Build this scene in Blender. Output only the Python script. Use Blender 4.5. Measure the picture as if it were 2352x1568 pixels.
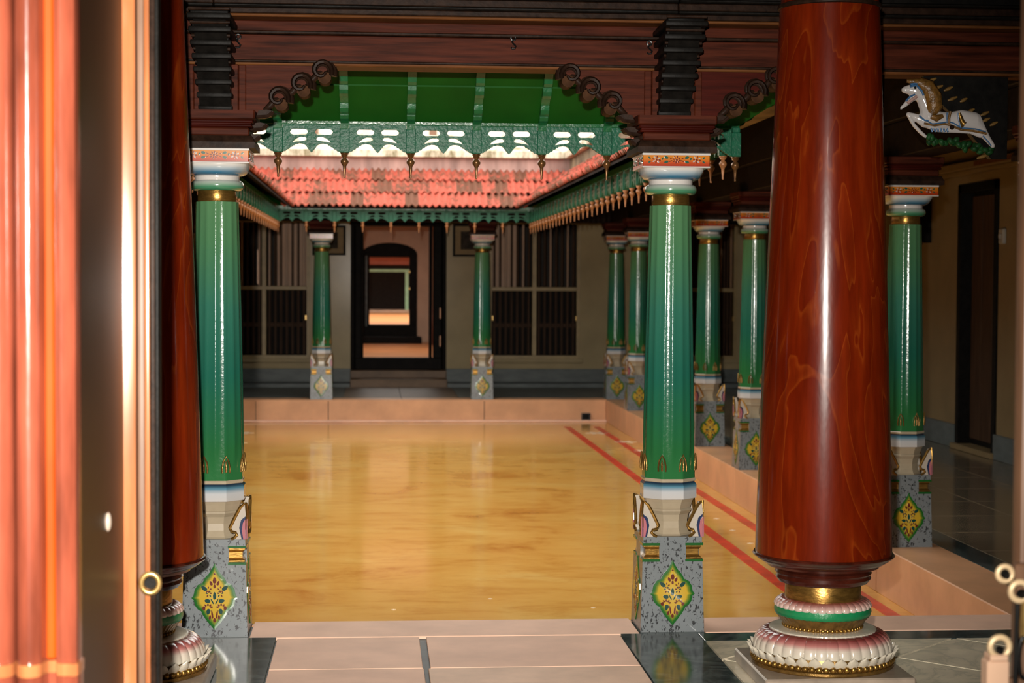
import bpy, bmesh, math, random
from mathutils import Vector, Matrix
from mathutils.geometry import tessellate_polygon
random.seed(7)
R = math.radians
PI = math.pi
scene = bpy.context.scene
for o in list(bpy.data.objects):
    bpy.data.objects.remove(o)
COL = scene.collection

# ------------------------------------------------------------------ camera, sky, flash, exposure
YAW, PITCH, ROLL = R(4.471), R(-2.089), R(0.3)
fw = Vector((math.sin(YAW) * math.cos(PITCH), math.cos(YAW) * math.cos(PITCH), math.sin(PITCH)))
rt = Vector((math.cos(YAW), -math.sin(YAW), 0))
up = rt.cross(fw)
rt2 = rt * math.cos(ROLL) + up * math.sin(ROLL)
up2 = up * math.cos(ROLL) - rt * math.sin(ROLL)
cd = bpy.data.cameras.new('camera')
cam = bpy.data.objects.new('camera', cd)
COL.objects.link(cam)
m3 = Matrix((rt2, up2, -fw)).transposed()
cam.matrix_world = Matrix.Translation((0, 0, 1.54)) @ m3.to_4x4()
cd.sensor_width = 36
cd.lens = 4000 / 2352 * 36
cd.clip_start = 0.05
cd.clip_end = 300
cd.dof.use_dof = True
cd.dof.focus_distance = 7.1
cd.dof.aperture_fstop = 4.6
scene.camera = cam

W = bpy.data.worlds.new('overcast_sky')
scene.world = W
W.use_nodes = True
W.node_tree.nodes['Background'].inputs[0].default_value = (1.0, 0.97, 0.91, 1)
W.node_tree.nodes['Background'].inputs[1].default_value = 3.3

fl = bpy.data.lights.new('camera_flash', 'SPOT')
fl.energy = 2850
fl.spot_size = R(58)
fl.spot_blend = 1.0
fl.color = (1.0, 0.93, 0.84)
fl.shadow_soft_size = 0.035
flo = bpy.data.objects.new('camera_flash', fl)
flo.location = (-0.10, -0.02, 1.80)
flo.rotation_euler = (Vector((-0.1, 7.6, 0.90)) - Vector(flo.location)).to_track_quat('-Z', 'Y').to_euler()
COL.objects.link(flo)

scene.view_settings.view_transform = 'Standard'
scene.view_settings.look = 'None'
scene.view_settings.exposure = 0.1
scene.view_settings.gamma = 1.0
scene.view_settings.use_curve_mapping = False

# ------------------------------------------------------------------ materials
MATS = {}

def nodes_of(name):
    m = bpy.data.materials.new(name)
    m.use_nodes = True
    nt = m.node_tree
    b = nt.nodes['Principled BSDF']
    MATS[name] = m
    return m, nt, b

def N(nt, typ, **kw):
    n = nt.nodes.new(typ)
    for k, v in kw.items():
        setattr(n, k, v)
    return n

def coord(nt, scale=(1, 1, 1), kind='Object'):
    t = N(nt, 'ShaderNodeTexCoord')
    mp = N(nt, 'ShaderNodeMapping')
    mp.inputs['Scale'].default_value = scale
    nt.links.new(t.outputs[kind], mp.inputs['Vector'])
    return mp.outputs['Vector']

def noise(nt, vec, scale, detail=4, rough=0.55, dist=0):
    n = N(nt, 'ShaderNodeTexNoise')
    n.inputs['Scale'].default_value = scale
    n.inputs['Detail'].default_value = detail
    n.inputs['Roughness'].default_value = rough
    n.inputs['Distortion'].default_value = dist
    nt.links.new(vec, n.inputs['Vector'])
    return n.outputs['Fac']

def ramp(nt, fac, stops):
    r = N(nt, 'ShaderNodeValToRGB')
    el = r.color_ramp.elements
    while len(el) < len(stops):
        el.new(0.5)
    for e, (p, c) in zip(el, stops):
        e.position = p
        e.color = (*c, 1)
    nt.links.new(fac, r.inputs['Fac'])
    return r.outputs['Color']

def mixc(nt, fac, a, b, mode='MIX'):
    n = N(nt, 'ShaderNodeMix', data_type='RGBA', blend_type=mode)
    for i, s in ((0, fac), (6, a), (7, b)):
        if hasattr(s, 'default_value') or hasattr(s, 'is_linked'):
            nt.links.new(s, n.inputs[i])
        else:
            n.inputs[i].default_value = s if i == 0 else (*s, 1)
    return n.outputs[2]

def bump(nt, b, vec, scale, strength, dist=0.01, detail=3):
    h = noise(nt, vec, scale, detail)
    bp = N(nt, 'ShaderNodeBump')
    bp.inputs['Strength'].default_value = strength
    bp.inputs['Distance'].default_value = dist
    nt.links.new(h, bp.inputs['Height'])
    nt.links.new(bp.outputs['Normal'], b.inputs['Normal'])

def M(name, base, rough=0.5, metal=0.0, var=0.25, nscale=12, stretch=(1, 1, 1), bumps=None, coat=0.0, spec=0.5):
    m, nt, b = nodes_of(name)
    v = coord(nt, stretch)
    f = noise(nt, v, nscale)
    lo = tuple(max(0, c * (1 - var)) for c in base)
    hi = tuple(min(1, c * (1 + var)) for c in base)
    nt.links.new(ramp(nt, f, [(0.3, lo), (0.7, hi)]), b.inputs['Base Color'])
    b.inputs['Roughness'].default_value = rough
    b.inputs['Metallic'].default_value = metal
    b.inputs['Specular IOR Level'].default_value = spec
    b.inputs['Coat Weight'].default_value = coat
    b.inputs['Coat Roughness'].default_value = 0.12
    if bumps:
        bump(nt, b, v, bumps[0], bumps[1])
    return m

M('beam_wood', (0.052, 0.0115, 0.0052), 0.5, var=0.6, nscale=9, stretch=(0.35, 3, 5), bumps=(14, 0.06), spec=0.05)
M('red_wood', (0.042, 0.005, 0.0025), 0.5, var=0.45, nscale=9, stretch=(0.35, 3, 5), bumps=(14, 0.05), spec=0.05)
M('black_wood', (0.00532, 0.00456, 0.0038), 0.5, var=0.5, nscale=20, bumps=(40, 0.10), spec=0.1)
M('door_black', (0.00532, 0.0038, 0.00304), 0.62, var=0.5, nscale=12, spec=0.1)
M('ceiling_wood', (0.00912, 0.00456, 0.00304), 0.7, var=0.5, nscale=8, stretch=(0.3, 3, 3), spec=0.1)
M('underside_wood', (0.114, 0.0418, 0.01216), 0.6, var=0.3, nscale=14, stretch=(0.4, 2, 2), spec=0.1)
M('carved_wood', (0.018, 0.009, 0.0055), 0.45, var=0.5, nscale=24, bumps=(50, 0.08), spec=0.07)
M('jamb_wood', (0.165, 0.038, 0.020), 0.2, var=0.5, nscale=7, stretch=(2, 2, 0.35), bumps=(16, 0.14), coat=0.4)
M('cove_wood', (0.30, 0.040, 0.002), 0.5, var=0.3, nscale=7, stretch=(2, 2, 0.35), spec=0.1)
M('leaf_wood', (0.027, 0.0145, 0.0065), 0.4, var=0.25, nscale=7, stretch=(1, 1, 0.2), spec=0.15)
M('stile_wood', (0.3192, 0.1064, 0.038), 0.22, var=0.4, nscale=10, stretch=(2, 2, 0.25), coat=0.4)
M('dull_wood', (0.1292, 0.0646, 0.0342), 0.5, var=0.3, nscale=10, stretch=(2, 2, 0.3))
M('moulding_wood', (0.0418, 0.0076, 0.0038), 0.2, var=0.5, nscale=16, coat=0.4)
M('roll_wood', (0.050, 0.022, 0.010), 0.6, var=0.4, nscale=20, spec=0.03)
M('soffit_green', (0.006, 0.072, 0.006), 0.6, var=0.14, nscale=4, spec=0.12)
M('fret_green', (0.013, 0.105, 0.056), 0.32, var=0.18, nscale=30, bumps=(70, 0.25), spec=0.16)
M('bracket_green', (0.00912, 0.1064, 0.0342), 0.24, var=0.18, nscale=20, bumps=(40, 0.2), spec=0.4)
M('bronze', (0.152, 0.0722, 0.02432), 0.3, metal=0.55, var=0.3, nscale=20)
M('copper_paint', (0.36, 0.15, 0.055), 0.4, metal=0.15, var=0.25, nscale=20)
M('gold', (0.3192, 0.1786, 0.0418), 0.30, metal=0.85, var=0.35, nscale=26, stretch=(1, 1, 3), bumps=(60, 0.12))
M('gold_dark', (0.228, 0.1292, 0.0342), 0.34, metal=0.7, var=0.4, nscale=30, bumps=(60, 0.2))
M('brass', (0.4712, 0.304, 0.1064), 0.3, metal=0.7, var=0.25, nscale=20)
M('pale_brass', (0.62, 0.45, 0.26), 0.4, metal=0.2, var=0.2, nscale=20)
M('iron', (0.0228, 0.0228, 0.0228), 0.35, metal=0.8, var=0.3)
M('cream_paint', (0.3572, 0.2964, 0.2052), 0.25, var=0.12, nscale=8, coat=0.3)
M('white_paint', (0.5472, 0.5168, 0.4864), 0.18, var=0.08, nscale=8, coat=0.4)
M('teal_paint', (0.076, 0.2052, 0.1292), 0.2, var=0.15, nscale=8, coat=0.4)
M('lotus_green', (0.00912, 0.1824, 0.0646), 0.3, var=0.15, nscale=14, bumps=(50, 0.2))
M('lotus_white', (0.5624, 0.5092, 0.4104), 0.22, var=0.1, nscale=14, coat=0.3)
M('slab_marble', (0.304, 0.2432, 0.19), 0.3, var=0.25, nscale=9)
M('pink_slab', (0.84, 0.545, 0.40), 0.6, var=0.10, nscale=3.5, bumps=(26, 0.05), spec=0.1)
M('grey_slab', (0.74, 0.50, 0.355), 0.55, var=0.14, nscale=4, bumps=(26, 0.05), spec=0.12)
M('kerb_stone', (0.64, 0.335, 0.175), 0.4, var=0.14, nscale=3, bumps=(26, 0.05), spec=0.25)
M('aisle_tile', (0.16, 0.125, 0.082), 0.14, var=0.3, nscale=2.5, stretch=(1, 2.2, 1))
M('joint', (0.0342, 0.038, 0.0342), 0.6, var=0.3)
M('wall_plaster', (0.34, 0.27, 0.155), 0.17, var=0.12, nscale=2.5, spec=0.06)
M('aisle_plaster', (0.2052, 0.1444, 0.06992), 0.55, var=0.1, nscale=3, spec=0.2)
M('dado_stone', (0.105, 0.12, 0.118), 0.4, var=0.25, nscale=4, stretch=(1, 1, 3), spec=0.2)
M('dark_stone', (0.15, 0.088, 0.048), 0.4, var=0.3, nscale=4, spec=0.2)
M('window_paint', (0.3, 0.22, 0.1), 0.4, var=0.15, nscale=8, spec=0.3)
M('shutter_wood', (0.05, 0.026, 0.014), 0.6, var=0.3, nscale=8, stretch=(3, 3, 0.3), spec=0.12)
M('slat_wood', (0.26, 0.135, 0.06), 0.45, var=0.3, nscale=8, stretch=(3, 3, 0.3))
M('room_plaster', (0.52, 0.33, 0.22), 0.6, var=0.1, nscale=3)
M('red_dado', (0.3, 0.07, 0.03), 0.5, var=0.1)
M('orange_floor', (0.66, 0.27, 0.1), 0.45, var=0.15, nscale=3, spec=0.3)
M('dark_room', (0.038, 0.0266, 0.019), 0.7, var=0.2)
M('pale_green', (0.28, 0.5, 0.3), 0.4, var=0.15)
M('red_line', (0.62, 0.045, 0.018), 0.3, var=0.3, nscale=6)
M('chalk', (0.74, 0.6, 0.42), 0.6, var=0.2)
M('pink_wall', (0.38, 0.2356, 0.2014), 0.8, var=0.4, nscale=5, stretch=(1.2, 1.2, 0.25))
M('mossy_wall', (0.1748, 0.1292, 0.076), 0.9, var=0.6, nscale=4)
M('cream_wall', (0.84, 0.78, 0.66), 0.75, var=0.1, nscale=3)
M('grey_pilaster', (0.5, 0.48, 0.45), 0.7, var=0.1)
M('brown_shutter', (0.1824, 0.0912, 0.0532), 0.6, var=0.2)
M('red_shutter', (0.456, 0.0988, 0.0456), 0.6, var=0.15)
M('picture_print', (0.0266, 0.01976, 0.01368), 0.6, var=0.8, nscale=9, spec=0.1)
M('picture_mat', (0.24, 0.17, 0.09), 0.6, var=0.1, spec=0.1)
M('horse_white', (0.5016, 0.4712, 0.456), 0.15, var=0.08, coat=0.5)
M('horse_blue', (0.0456, 0.1292, 0.2736), 0.2, var=0.3, nscale=30)
M('mane_gold', (0.152, 0.0722, 0.0152), 0.35, var=0.5, nscale=40, bumps=(60, 0.5))
M('foliage_green', (0.0076, 0.0456, 0.01064), 0.5, var=0.5, nscale=40, spec=0.2)
M('scroll_gold', (0.1672, 0.0912, 0.0228), 0.4, var=0.4, nscale=20)
M('glint_cream', (0.38, 0.304, 0.2432), 0.3, var=0.05)  # pale colour of the reflected glint on the door leaf
M('switch_white', (0.342, 0.3192, 0.2736), 0.4, var=0.05)

# painted parts: colour comes from the vertex paint of the ornament
def painted(name, rough=0.25):
    m, nt, b = nodes_of(name)
    a = N(nt, 'ShaderNodeAttribute', attribute_name='paint')
    nt.links.new(mixc(nt, 1.0, a.outputs['Color'], (0.78, 0.78, 0.78), 'MULTIPLY'), b.inputs['Base Color'])
    b.inputs['Roughness'].default_value = rough
    b.inputs['Coat Weight'].default_value = 0.3
    return m
painted('paint', 0.22)

def zr(z):
    # column drawing height -> built height
    return 1.54 + (z - 1.54) * 0.976 if z > 0.388 else z * 1.071

# airbrushed bands: colour runs with the height on the object itself
def banded(name, z0, z1, stops, rough=0.16, nz=0.0, bumps=None, coat=0.5):
    m, nt, b = nodes_of(name)
    t = N(nt, 'ShaderNodeTexCoord')
    s = N(nt, 'ShaderNodeSeparateXYZ')
    nt.links.new(t.outputs['Object'], s.inputs[0])
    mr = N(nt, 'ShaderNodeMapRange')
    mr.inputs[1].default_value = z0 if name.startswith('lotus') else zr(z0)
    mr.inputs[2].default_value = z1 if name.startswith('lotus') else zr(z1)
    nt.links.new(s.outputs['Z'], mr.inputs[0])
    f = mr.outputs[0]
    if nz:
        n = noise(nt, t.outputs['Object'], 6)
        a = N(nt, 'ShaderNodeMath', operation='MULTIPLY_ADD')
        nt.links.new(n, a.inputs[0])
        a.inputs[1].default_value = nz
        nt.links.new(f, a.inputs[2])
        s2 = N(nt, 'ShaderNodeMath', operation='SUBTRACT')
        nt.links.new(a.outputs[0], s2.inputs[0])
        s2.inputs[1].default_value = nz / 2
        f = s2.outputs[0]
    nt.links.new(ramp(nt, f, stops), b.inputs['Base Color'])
    b.inputs['Roughness'].default_value = rough
    b.inputs['Coat Weight'].default_value = coat
    b.inputs['Coat Roughness'].default_value = 0.08
    if bumps:
        bump(nt, b, t.outputs['Object'], bumps[0], bumps[1], 0.004)
    return m
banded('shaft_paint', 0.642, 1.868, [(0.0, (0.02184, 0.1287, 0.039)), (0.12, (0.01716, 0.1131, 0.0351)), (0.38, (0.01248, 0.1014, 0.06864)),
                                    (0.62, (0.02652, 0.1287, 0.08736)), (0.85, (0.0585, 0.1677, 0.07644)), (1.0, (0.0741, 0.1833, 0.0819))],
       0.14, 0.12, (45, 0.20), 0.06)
MATS['shaft_paint'].node_tree.nodes['Principled BSDF'].inputs['Specular IOR Level'].default_value = 0.3
banded('ring_paint', 0.552, 0.628, [(0.0, (0.4836, 0.468, 0.4524)), (0.45, (0.4524, 0.468, 0.4836)), (0.75, (0.078, 0.2028, 0.2808)), (0.95, (0.00936, 0.0273, 0.0546))])
banded('bowl_paint', 1.982, 2.032, [(0.0, (0.0156, 0.078, 0.156)), (0.25, (0.039, 0.156, 0.2574)), (0.6, (0.351, 0.429, 0.468)), (0.85, (0.546, 0.5304, 0.4992)), (1.0, (0.5616, 0.5304, 0.4836))])
banded('torus_paint', 1.917, 1.963, [(0.0, (0.0234, 0.156, 0.0702)), (0.35, (0.0624, 0.2184, 0.117)), (0.8, (0.3744, 0.429, 0.3744)), (1.0, (0.468, 0.4836, 0.4368))])
banded('abacus_paint', 2.035, 2.092, [(0.0, (0.2652, 0.0156, 0.00624)), (0.3, (0.429, 0.0546, 0.00936)), (0.6, (0.5148, 0.156, 0.0117)), (1.0, (0.5148, 0.1872, 0.01404))], 0.2)
banded('lotus_petals', 0.126, 0.196, [(0.0, (0.5772, 0.5304, 0.4368)), (0.35, (0.5616, 0.4836, 0.4056)), (0.6, (0.4056, 0.156, 0.1404)), (0.85, (0.2028, 0.0351, 0.0312)), (1.0, (0.0936, 0.0156, 0.0156))], 0.22, 0.12)
banded('lotus_top', 0.278, 0.312, [(0.0, (0.5616, 0.4836, 0.4212)), (0.45, (0.5148, 0.3432, 0.2964)), (1.0, (0.2652, 0.0624, 0.0468))], 0.22, 0.25)

def pillar_wood():
    m, nt, b = nodes_of('pillar_wood')
    v = coord(nt, (1.0, 1.0, 0.34))
    n1 = noise(nt, v, 2.3, 3, 0.5, 1.2)
    mul = N(nt, 'ShaderNodeMath', operation='MULTIPLY')
    nt.links.new(n1, mul.inputs[0])
    mul.inputs[1].default_value = 9.0
    fr = N(nt, 'ShaderNodeMath', operation='FRACT')
    nt.links.new(mul.outputs[0], fr.inputs[0])
    fig = ramp(nt, fr.outputs[0], [(0.0, (0.128, 0.0115, 0.0016)), (0.55, (0.138, 0.0135, 0.0018)), (0.86, (0.155, 0.0180, 0.0024)), (0.95, (0.205, 0.0340, 0.0045)), (1.0, (0.128, 0.0115, 0.0016))])
    v2 = coord(nt, (1, 1, 0.12))
    n2 = noise(nt, v2, 26, 5, 0.65)
    grain = ramp(nt, n2, [(0.3, (0.62, 0.55, 0.5)), (0.7, (1.1, 1.05, 1.0))])
    big = ramp(nt, noise(nt, coord(nt, (1, 1, 0.5)), 2.2, 2), [(0.3, (0.72, 0.62, 0.55)), (0.7, (1.15, 1.15, 1.1))])
    c = mixc(nt, 1.0, mixc(nt, 1.0, fig, grain, 'MULTIPLY'), big, 'MULTIPLY')
    nt.links.new(c, b.inputs['Base Color'])
    b.inputs['Roughness'].default_value = 0.24
    b.inputs['Coat Weight'].default_value = 0.42
    b.inputs['Coat Roughness'].default_value = 0.10
    b.inputs['Specular IOR Level'].default_value = 0.12
    bump(nt, b, coord(nt, (1, 1, 0.4)), 14, 0.10, 0.01)
pillar_wood()

def court_floor():
    m, nt, b = nodes_of('court_stone')
    v = coord(nt)
    n1 = noise(nt, v, 1.1, 6, 0.62, 0.6)
    c1 = ramp(nt, n1, [(0.28, (0.56, 0.215, 0.034)), (0.42, (0.72, 0.36, 0.075)), (0.58, (0.76, 0.41, 0.095)), (0.75, (0.80, 0.50, 0.15))])
    n2 = noise(nt, coord(nt, (0.45, 1.1, 1)), 5.0, 5, 0.68, 0.5)
    c2 = ramp(nt, n2, [(0.25, (0.80, 0.66, 0.5)), (0.5, (1, 1, 1)), (0.8, (1.06, 1.08, 1.15))])
    nt.links.new(mixc(nt, 1.0, c1, c2, 'MULTIPLY'), b.inputs['Base Color'])
    b.inputs['Roughness'].default_value = 0.11
    bump(nt, b, coord(nt, (0.5, 1, 1)), 5.0, 0.04, 0.01)
court_floor()

def speckled():
    m, nt, b = nodes_of('speckled_paint')
    v = coord(nt, (1, 1, 0.6))
    n = noise(nt, v, 90, 2, 0.6, 0.5)
    base = ramp(nt, noise(nt, v, 5), [(0.3, (0.135, 0.155, 0.163)), (0.7, (0.17, 0.19, 0.20))])
    f = ramp(nt, n, [(0.385, (1, 1, 1)), (0.43, (0, 0, 0))])
    nt.links.new(mixc(nt, f, base, (0.02, 0.022, 0.025)), b.inputs['Base Color'])
    b.inputs['Roughness'].default_value = 0.3
    b.inputs['Coat Weight'].default_value = 0.15
speckled()

def marble(name, dark, vein, scale=1.4, rough=0.12, amt=0.5):
    m, nt, b = nodes_of(name)
    v = coord(nt)
    n = noise(nt, v, scale * 2.0, 6, 0.62, 1.6)
    sub = N(nt, 'ShaderNodeMath', operation='SUBTRACT')
    nt.links.new(n, sub.inputs[0])
    sub.inputs[1].default_value = 0.5
    ab = N(nt, 'ShaderNodeMath', operation='ABSOLUTE')
    nt.links.new(sub.outputs[0], ab.inputs[0])
    f = ramp(nt, ab.outputs[0], [(0.0, (1, 1, 1)), (0.035, (0.25, 0.25, 0.25)), (0.12, (0, 0, 0))])
    base = ramp(nt, noise(nt, v, scale * 5, 5), [(0.3, tuple(c * (1 - amt) for c in dark)), (0.7, tuple(c * (1 + amt) for c in dark))])
    nt.links.new(mixc(nt, f, base, vein), b.inputs['Base Color'])
    b.inputs['Roughness'].default_value = rough
marble('dark_marble', (0.030, 0.046, 0.046), (0.10, 0.125, 0.12))
marble('white_marble', (0.80, 0.70, 0.52), (0.55, 0.50, 0.37), 1.2, 0.3, 0.12)

def roof_tile_mat():
    m, nt, b = nodes_of('roof_tile')
    oi = N(nt, 'ShaderNodeObjectInfo')
    v = coord(nt, (1, 1, 1))
    add = N(nt, 'ShaderNodeVectorMath', operation='ADD')
    sc = N(nt, 'ShaderNodeVectorMath', operation='SCALE')
    nt.links.new(oi.outputs['Random'], sc.inputs['Scale'])
    sc.inputs[0].default_value = (37, 11, 5)
    nt.links.new(v, add.inputs[0])
    nt.links.new(sc.outputs[0], add.inputs[1])
    n = noise(nt, add.outputs[0], 9, 5, 0.65)
    fresh = ramp(nt, oi.outputs['Random'], [(0.0, (0.46, 0.084, 0.05)), (0.5, (0.50, 0.10, 0.062)), (1.0, (0.36, 0.07, 0.04))])
    ma = N(nt, 'ShaderNodeMath', operation='MULTIPLY_ADD')
    nt.links.new(oi.outputs['Random'], ma.inputs[0])
    ma.inputs[1].default_value = 0.30
    nt.links.new(n, ma.inputs[2])
    f = ramp(nt, ma.outputs[0], [(0.54, (0, 0, 0)), (0.72, (0.9, 0.9, 0.9))])
    nt.links.new(mixc(nt, f, fresh, (0.115, 0.05, 0.023)), b.inputs['Base Color'])
    b.inputs['Roughness'].default_value = 0.8
roof_tile_mat()

def weathered():
    m, nt, b = nodes_of('weathered_lime')
    v = coord(nt, (1, 1, 0.35))
    f = ramp(nt, noise(nt, v, 6, 6, 0.75), [(0.42, (0, 0, 0)), (0.64, (1, 1, 1))])
    nt.links.new(mixc(nt, f, (0.80, 0.72, 0.57), (0.20, 0.17, 0.085)), b.inputs['Base Color'])
    b.inputs['Roughness'].default_value = 0.9
weathered()

# ------------------------------------------------------------------ mesh helpers
class MB:
    def __init__(s):
        s.v, s.f, s.c = [], [], []

    def add(s, verts, faces, col=None, mat=None):
        o = len(s.v)
        for p in verts:
            p = Vector(p)
            s.v.append(tuple(mat @ p) if mat else tuple(p))
        s.f += [tuple(i + o for i in f) for f in faces]
        s.c += [col if not isinstance(col, list) else None for _ in verts] if not isinstance(col, list) else col
        return s

    def box(s, x0, x1, y0, y1, z0, z1, col=None, mat=None, t=None):
        # t = (tx, ty): inset of the top face
        tx, ty = t or (0, 0)
        v = [(x0, y0, z0), (x1, y0, z0), (x1, y1, z0), (x0, y1, z0),
             (x0 + tx, y0 + ty, z1), (x1 - tx, y0 + ty, z1), (x1 - tx, y1 - ty, z1), (x0 + tx, y1 - ty, z1)]
        return s.add(v, [(0, 3, 2, 1), (4, 5, 6, 7), (0, 1, 5, 4), (1, 2, 6, 5), (2, 3, 7, 6), (3, 0, 4, 7)], col, mat)

    def bbox(s, x0, x1, y0, y1, z0, z1, b=0.006, seg=1, col=None, mat=None):
        bm = bmesh.new()
        bmesh.ops.create_cube(bm, size=1)
        for v in bm.verts:
            v.co = Vector(((x0 + x1) / 2 + v.co.x * (x1 - x0), (y0 + y1) / 2 + v.co.y * (y1 - y0), (z0 + z1) / 2 + v.co.z * (z1 - z0)))
        bmesh.ops.bevel(bm, geom=list(bm.edges), offset=b, segments=seg, affect='EDGES', profile=0.5)
        bm.verts.index_update()
        s.add([v.co.copy() for v in bm.verts], [tuple(v.index for v in f.verts) for f in bm.faces], col, mat)
        bm.free()
        return s

    def lathe(s, prof, n=32, caps=True, col=None, mat=None, rfun=None):
        v, f = [], []
        for (r, z) in prof:
            for k in range(n):
                a = 2 * PI * k / n
                rr = rfun(r, a, z) if rfun else r
                v.append((rr * math.cos(a), rr * math.sin(a), z))
        for i in range(len(prof) - 1):
            for k in range(n):
                k2 = (k + 1) % n
                f.append((i * n + k, i * n + k2, (i + 1) * n + k2, (i + 1) * n + k))
        if caps:
            f.append(tuple(range(n - 1, -1, -1)))
            f.append(tuple((len(prof) - 1) * n + k for k in range(n)))
        return s.add(v, f, col, mat)

    def prism(s, loops, d0, d1, plane='xz', col=None, mat=None):
        # solid from a 2D outline (first loop) with holes (further loops)
        def p3(p, d):
            return (p[0], d, p[1]) if plane == 'xz' else ((p[0], p[1], d) if plane == 'xy' else (d, p[0], p[1]))
        flat = [p for l in loops for p in l]
        tris = tessellate_polygon([[Vector((p[0], p[1], 0)) for p in l] for l in loops])
        n = len(flat)
        v = [p3(p, d0) for p in flat] + [p3(p, d1) for p in flat]
        f = []
        for t in tris:
            a, b2, c = (Vector(flat[i]) for i in t)
            ccw = (b2 - a).cross(c - a) > 0
            t = tuple(t) if ccw else (t[0], t[2], t[1])
            f.append(t)
            f.append((t[0] + n, t[2] + n, t[1] + n))
        o = 0
        for l in loops:
            k = len(l)
            for i in range(k):
                j = (i + 1) % k
                f.append((o + i, o + j, n + o + j, n + o + i))
            o += k
        return s.add(v, f, col, mat)

    def tube(s, path, r, n=8, closed=False, col=None, mat=None):
        pts = [Vector(p) for p in path]
        rs = r if isinstance(r, (list, tuple)) else [r] * len(pts)
        v, f = [], []
        m = len(pts)
        prev = None
        for i, p in enumerate(pts):
            a = pts[(i - 1) % m] if (closed or i > 0) else p
            b = pts[(i + 1) % m] if (closed or i < m - 1) else p
            t = (b - a).normalized()
            if prev is None:
                u = t.orthogonal().normalized()
            else:
                u = (prev - t * prev.dot(t))
                u = u.normalized() if u.length > 1e-6 else t.orthogonal().normalized()
            prev = u
            w = t.cross(u)
            for k in range(n):
                an = 2 * PI * k / n
                v.append(p + (u * math.cos(an) + w * math.sin(an)) * rs[i])
        for i in range(m if closed else m - 1):
            i2 = (i + 1) % m
            for k in range(n):
                k2 = (k + 1) % n
                f.append((i * n + k, i * n + k2, i2 * n + k2, i2 * n + k))
        if not closed:
            f.append(tuple(range(n - 1, -1, -1)))
            f.append(tuple((m - 1) * n + k for k in range(n)))
        return s.add(v, f, col, mat)

    def ball(s, c, r, seg=10, rings=7, col=None, mat=None, rot=None):
        rx, ry, rz = r if isinstance(r, (tuple, list)) else (r, r, r)
        c = Vector(c)
        v, f = [], []
        def q(x, y, z):
            p = Vector((x * rx, y * ry, z * rz))
            return c + (rot @ p if rot else p)
        v.append(q(0, 0, -1))
        for i in range(1, rings):
            t = PI * i / rings - PI / 2
            for k in range(seg):
                a = 2 * PI * k / seg
                v.append(q(math.cos(t) * math.cos(a), math.cos(t) * math.sin(a), math.sin(t)))
        v.append(q(0, 0, 1))
        for k in range(seg):
            f.append((0, 1 + (k + 1) % seg, 1 + k))
        for i in range(rings - 2):
            for k in range(seg):
                k2 = (k + 1) % seg
                f.append((1 + i * seg + k, 1 + i * seg + k2, 1 + (i + 1) * seg + k2, 1 + (i + 1) * seg + k))
        l = 1 + (rings - 2) * seg
        for k in range(seg):
            f.append((l + k, l + (k + 1) % seg, len(v) - 1))
        return s.add(v, f, col, mat)

    def me(s, name, mat, smooth=None):
        m = bpy.data.meshes.new(name)
        m.from_pydata(s.v, [], s.f)
        if any(c is not None for c in s.c):
            at = m.color_attributes.new('paint', 'FLOAT_COLOR', 'POINT')
            for i, c in enumerate(s.c):
                at.data[i].color = (*(c or (1, 1, 1)), 1)
        m.materials.append(MATS[mat])
        m.update()
        if smooth:
            m.shade_smooth()
            m.set_sharp_from_angle(angle=R(smooth))
        return m

def ob(name, me, parent=None, loc=(0, 0, 0), rot=(0, 0, 0), scale=None):
    o = bpy.data.objects.new(name, me)
    COL.objects.link(o)
    o.location = loc
    o.rotation_euler = rot
    if scale:
        o.scale = scale
    if parent:
        o.parent = parent
    return o

def tag(o, label, cat, group=None):
    o['label'] = label
    o['category'] = cat
    o['kind'] = 'thing'
    if group:
        o['group'] = group
    return o

def thing(name, label, cat, loc=(0, 0, 0), rz=0, group=None):
    return tag(ob(name, None, None, loc, (0, 0, rz)), label, cat, group)

def struct(name, me, label=None, loc=(0, 0, 0), rot=(0, 0, 0)):
    o = ob(name, me, None, loc, rot)
    o['kind'] = 'structure'
    if label:
        o['label'] = label
    return o

ORD = ['first', 'second', 'third', 'fourth', 'fifth', 'sixth', 'seventh', 'eighth', 'ninth', 'tenth']

# ------------------------------------------------------------------ layout (metres)
FX = (-0.685, 1.293)          # front columns
BX = (-0.686, 1.345)          # back columns
LX, RX = -2.44, 3.066         # side rows
ROWY = [22.13, 20.24, 18.1, 15.93, 13.98, 11.95, 9.93, 7.615]
EX0, EX1, EY0, EY1 = -1.16, 1.84, 8.87, 20.8     # eave rectangle
KX0, KX1, KY0, KY1 = -2.29, 2.92, 7.77, 21.95    # kerb edges of the courtyard
ZC = -0.28
WX0, WX1, WY1 = -4.72, 5.33, 24.85

# ------------------------------------------------------------------ setting: floors
fo = struct('floor', MB().box(WX0, WX1, -3.2, KY0 - 0.02, -0.3, -0.012).box(WX0, KX0 - 0.02, KY0 - 0.02, WY1, -0.3, -0.012)
            .box(KX1 + 0.02, WX1, KY0 - 0.02, WY1, -0.3, -0.012).box(KX0 - 0.02, KX1 + 0.02, KY1 + 0.02, WY1, -0.3, -0.012).me('floor', 'joint'),
            'stone floor of the hall and the arcades around the sunken courtyard')

def slab(name, x0, x1, y0, y1, mat, z0=-0.02, z1=0.0, g=0.004, par=None):
    return ob(name, MB().bbox(x0 + g, x1 - g, y0 + g, y1 - g, z0, z1, 0.002).me(name, mat), par or fo)

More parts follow.
